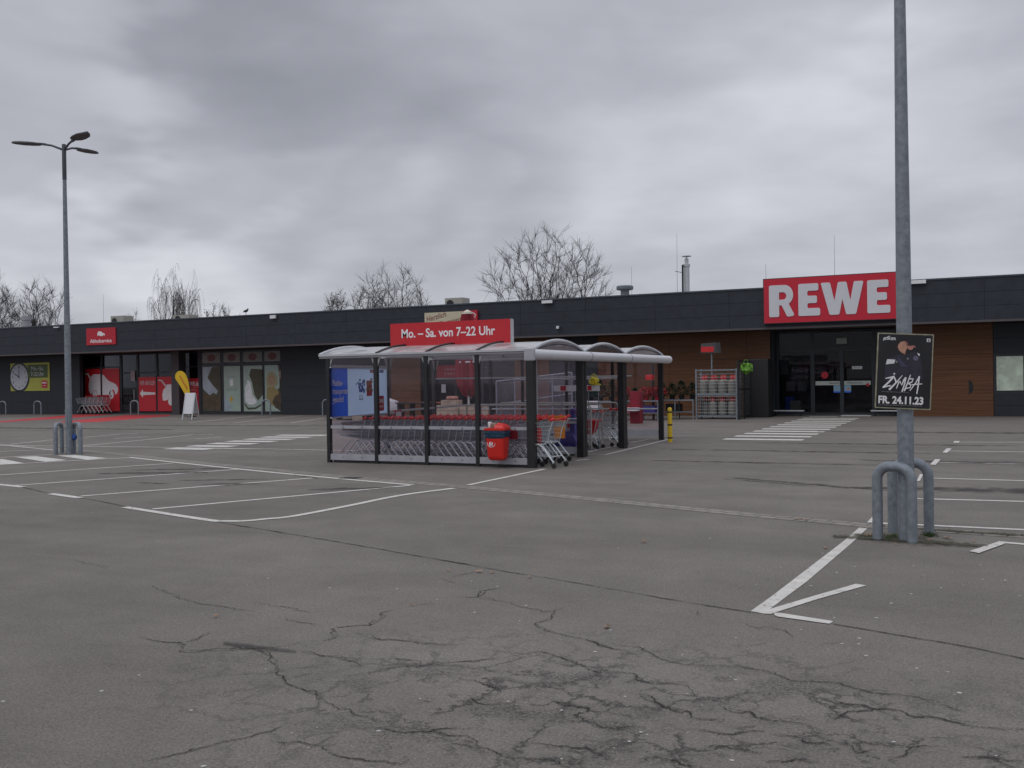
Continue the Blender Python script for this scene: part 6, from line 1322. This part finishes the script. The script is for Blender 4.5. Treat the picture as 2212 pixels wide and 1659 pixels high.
mb.build('cable_tie', M_PAPER, t)
o = MB().box(-.004, .004, 0, .03, 0, .30).build('red_tape', M_RED); q = at(1967.5, 718, (pr_ - CAM).dot(FWD)); o.location = q; o.rotation_euler = (0, R(-4), YAW); o.scale = (4, 1, .6); tag(o, 'strip of red tape on the near pole just above the poster', 'tape')

# ------------------------------------------------------------------ bare trees behind the shop
def tube_fast(mb, pts, rs, n):
    mb.tube(pts, rs, n, cap=False)
def tree(label, x, ytop, dist, spread, seed, kind='round', trunk_r=.28, group='bare trees behind the shop', name='bare_tree', leafy=0, m=None):
    rg = random.Random(seed); base = at(x, 840, dist); base.z = 0; top = at(x, ytop, dist).z; H = top
    t = thing(name, label, 'tree', (base.x, base.y, 0), 0, group); tr = MB(); cr_ = MB(); tips = []
    def grow(p, d, L_, r, lev):
        n = 5 if lev < 3 else 4; pts = [p]; cur = p.copy(); dd = d.copy()
        for i in range(n):
            dd = (dd + Vector((rg.gauss(0, .10), rg.gauss(0, .10), rg.gauss(0, .08) + (.05 if kind != 'weep' else (-.10 if lev >= 2 else .06))))).normalized()
            if kind == 'weep' and lev >= 3: dd = (dd + Vector((0, 0, -.55))).normalized()
            cur = cur + dd * (L_ / n); pts.append(cur)
        rs = [r * (1 - .55 * i / n) for i in range(n + 1)]
        if lev <= 1: tube_fast(tr, pts, rs, 6)
        else: tube_fast(cr_, pts, rs, 4 if lev == 2 else 3)
        if lev >= 4: tips.append(pts[-1]); return
        k = {0: 9, 1: 9, 2: 7, 3: 5}[lev]
        for c in range(k):
            f = .28 + .72 * (c + rg.random()) / k; f = min(f, .99); i = int(f * n); q = pts[i].lerp(pts[min(i + 1, n)], f * n - i)
            loc = (pts[min(i + 1, n)] - pts[i]).normalized(); a = rg.random() * 6.28
            perp = Vector((math.cos(a), math.sin(a), .0)); perp = (perp - loc * perp.dot(loc)).normalized(); ang = rg.uniform(.45, .85) * (1.1 if lev == 0 else 1.25 if kind == 'round' else 1)
            nd_ = (loc * math.cos(ang) + perp * math.sin(ang)).normalized()
            nl = L_ * (rg.uniform(.50, .72) * (1.12 - .45 * f) if kind != 'round' else rg.uniform(.30, .46) * (1.15 - .4 * f) * (1 if lev < 3 else 1.25))
            grow(q, nd_, nl, max((.04, .024, .015, .012)[lev], rs[i] * rg.uniform(.42, .62)), lev + 1)
    if kind == 'round':
        import numpy as np
        rs_ = np.random.RandomState(seed); npt = max(380, int(26 * spread * spread + 520)); hb = H * .18; ph = rs_.rand(6) * 6.28
        pts = [(0, 0, 0), (.02, .01, hb * .5), (.05, 0, hb)]; par = [-1, 0, 1]; A_ = []
        while len(A_) < npt:
            v_ = rs_.randn(3); v_ /= np.linalg.norm(v_); az = math.atan2(v_[1], v_[0])
            out = 1 + .10 * math.sin(2 * az + ph[0]) + .08 * math.sin(3 * az + 4 * v_[2] + ph[1]) + .07 * math.sin(5 * az - 6 * v_[2] + ph[2])
            q_ = rs_.rand() ** .42 * out; z_ = H * .56 + v_[2] * q_ * H * .44
            if z_ > hb * 1.3: A_.append((v_[0] * q_ * spread, v_[1] * q_ * spread, z_))
        A_ = np.array(A_); A_ = A_[np.argsort(np.linalg.norm(A_ - np.array([0, 0, hb]), axis=1))]
        P_ = np.zeros((len(A_) + 3, 3)); P_[:3] = pts; pl_ = np.zeros(len(A_) + 3); pl_[1] = hb * .5; pl_[2] = hb; n_ = 3
        for a_ in A_:
            dd_ = np.linalg.norm(P_[2:n_] - a_, axis=1); j_ = int(np.argmin(dd_ + .42 * pl_[2:n_])) + 2
            P_[n_] = a_; pl_[n_] = pl_[j_] + dd_[j_ - 2]; par.append(j_); n_ += 1
        cnt = np.ones(n_)
        for k_ in range(n_ - 1, 0, -1): cnt[par[k_]] += cnt[k_]
        for _it in range(4):
            cs_ = np.zeros((n_, 3)); cw = np.zeros(n_)
            for k_ in range(3, n_): cs_[par[k_]] += P_[k_] * cnt[k_]; cw[par[k_]] += cnt[k_]
            for k_ in range(3, n_):
                if cw[k_] > 0: P_[k_] = .4 * P_[k_] + .3 * P_[par[k_]] + .3 * cs_[k_] / cw[k_]
        r_ = np.maximum(.010, trunk_r * .85 * (cnt / n_) ** .58)
        for k_ in range(1, n_):
            a_ = Vector(P_[par[k_]]); b_ = Vector(P_[k_]); L0 = (b_ - a_).length
            pd = (a_ - Vector(P_[par[par[k_]]])).normalized() if par[k_] > 0 and par[par[k_]] >= 0 and par[k_] != par[par[k_]] else Vector((0, 0, 1))
            m1_ = a_ + (b_ - a_) * .5 + pd * L0 * .10 + Vector((rg.gauss(0, .04), rg.gauss(0, .04), rg.gauss(0, .04))) * L0
            mb_, ns = (tr, 6) if r_[k_] > .045 else (cr_, 3)
            tube_fast(mb_, [a_, m1_, b_], [min(r_[par[k_]], r_[k_] * 1.25), r_[k_] * 1.1, r_[k_]], ns)
            if cnt[k_] < 9:
                d_ = (b_ - a_).normalized()
                for _q in range(7 if cnt[k_] < 3 else 3):
                    st_ = a_.lerp(b_, rg.uniform(.3, 1)); e_ = (d_ + Vector((rg.gauss(0, .55), rg.gauss(0, .55), rg.gauss(.2, .4)))).normalized() * rg.uniform(.35, 1.0)
                    tube_fast(cr_, [st_, st_ + e_ * .5 + Vector((0, 0, rg.uniform(-.03, .05))), st_ + e_], [.009, .007, .005], 3)
                tips.append(b_)
    elif kind == 'tall':
        grow(Vector((0, 0, 0)), Vector((0.02, 0, 1)), H * .95, trunk_r, 0)
    else:
        hb = H * (.20 if kind == 'round' else .22); tr.tube([(0, 0, 0), (0, 0, hb * .5), (.05, 0, hb)], [trunk_r * 1.25, trunk_r, trunk_r * .95], 8)
        nl = 20 if kind == 'round' else 5
        for i in range(nl):
            a = 2.4 * i * 1.7 + rg.uniform(-.3, .3); tilt = (.06 + 1.25 * ((i * 0.618) % 1) ** .8) * (1 if kind == 'round' else .38)
            d = Vector((math.cos(a) * math.sin(tilt), math.sin(a) * math.sin(tilt), math.cos(tilt))).normalized()
            ll = (H - hb) * rg.uniform(.72, .86)
            if kind == 'round':      # reach towards a rounded crown outline
                q = .0
                while q < H:
                    p_ = Vector((0, 0, hb)) + d * q
                    if ((p_.x ** 2 + p_.y ** 2) / spread ** 2 + ((p_.z - H * .58) / (H * .42)) ** 2) > 1 and q > 1: break
                    q += .2
                ll = q * rg.uniform(.74, .86)
            grow(Vector((.05, 0, hb * rg.uniform(.8, 1.0))), d, ll, trunk_r * (.34 if kind == 'round' else .5), 1)
    # fit the grown crown to the surveyed height and width
    zs = sorted(v[2] for v in cr_.v); rz = zs[int(len(zs) * .9985)]; k = H / rz
    lat = sorted((v[0] * math.cos(YAW) + v[1] * math.sin(YAW)) for v in cr_.v if v[2] > H * .45); mid_ = (lat[int(len(lat) * .03)] + lat[int(len(lat) * .97)]) / 2 if kind != 'weep' else 0
    sh = Matrix.Translation((-mid_ * math.cos(YAW), -mid_ * math.sin(YAW), 0)); cr_.xform(sh); tr.xform(sh)
    rad = sorted(abs(v[0] * math.cos(YAW) + v[1] * math.sin(YAW)) for v in cr_.v); kr = spread / rad[int(len(rad) * (.985 if kind == 'round' else .96))]
    M = Matrix.Diagonal((kr, kr, k, 1)); tr.xform(M); cr_.xform(M)
    tr.build('trunk', M_BARK, t); cr_.build('crown', m or M_TWIG, t)
    if leafy:
        lb = MB()
        for _ in range(leafy):
            p = M @ sh @ rg.choice(tips); c0 = p + Vector((rg.gauss(0, .25), rg.gauss(0, .25), rg.gauss(0, .25))); s = rg.uniform(.05, .13); a = rg.random() * 6
            lb.add([c0, c0 + Vector((math.cos(a), math.sin(a), .3)) * s, c0 + Vector((0, 0, 1)) * s, c0 + Vector((-math.sin(a), .3, .5)) * s], [(0, 1, 2, 3)])
        lb.build('leaves', mat('withered_leaves', (.07, .065, .05), .9, var=.4), t)
    return t
def sp(px_, dist): return px_ * dist / F
tree('largest bare tree with a wide rounded crown behind the middle of the roof', 1186, 493, 72, sp(134, 72), 6, 'round', .36)
tree('bare round tree left of the largest one, right of its pair', 872, 571, 85, sp(66, 85), 8, 'round', .26, leafy=0)
tree('slim bare tree between the leafy sapling and the round tree', 805, 590, 90, sp(50, 90), 13, 'round', .22, leafy=350)
tree('short bare tree with withered leaves at the left end of the middle trees', 728, 628, 88, sp(34, 88), 17, 'round', .18, leafy=700)
tree('weeping birch with hanging twigs, slimmer and right of its twin', 404, 588, 95, sp(26, 95), 23, 'weep', .25)
tree('weeping birch with bare upright top behind the red collection sign', 368, 574, 97, sp(38, 97), 29, 'weep', .25)
tree('low bushy bare tree right of the weeping birches', 478, 655, 92, sp(52, 92), 31, 'round', .2, leafy=600)
tree('bare tree right behind the left lamp post', 92, 604, 80, sp(54, 80), 37, 'round', .26)
tree('bare tree cut by the left edge of the picture', 5, 597, 78, sp(46, 78), 41, 'round', .26)
tree('tiny bare tree top between left lamp post and birches', 290, 672, 110, sp(26, 110), 43, 'round', .15)
# small conifer
b0 = at(76, 840, 82); hC = at(76, 689, 82).z; t = thing('conifer', 'small dark conifer tip beside the pale flue on the left roof', 'tree', (b0.x, b0.y, 0))
MB().tube([(0, 0, 0), (0, 0, hC * .9)], [.2, .04], 6).build('trunk', M_BARK, t); mb = MB(); rg = random.Random(2)
for _ in range(2600):
    f = rg.random(); a = rg.random() * 6.28; r_ = 1.5 * (1 - f) * rg.uniform(.5, 1); z = 1 + (hC - 1) * f; c0 = Vector((r_ * math.cos(a), r_ * math.sin(a), z)); s = .22
    mb.add([c0, c0 + Vector((math.cos(a), math.sin(a), -.4)) * s, c0 + Vector((-math.sin(a), math.cos(a), -.1)) * s * .6], [(0, 1, 2)])
mb.build('crown', M_FIR, t)
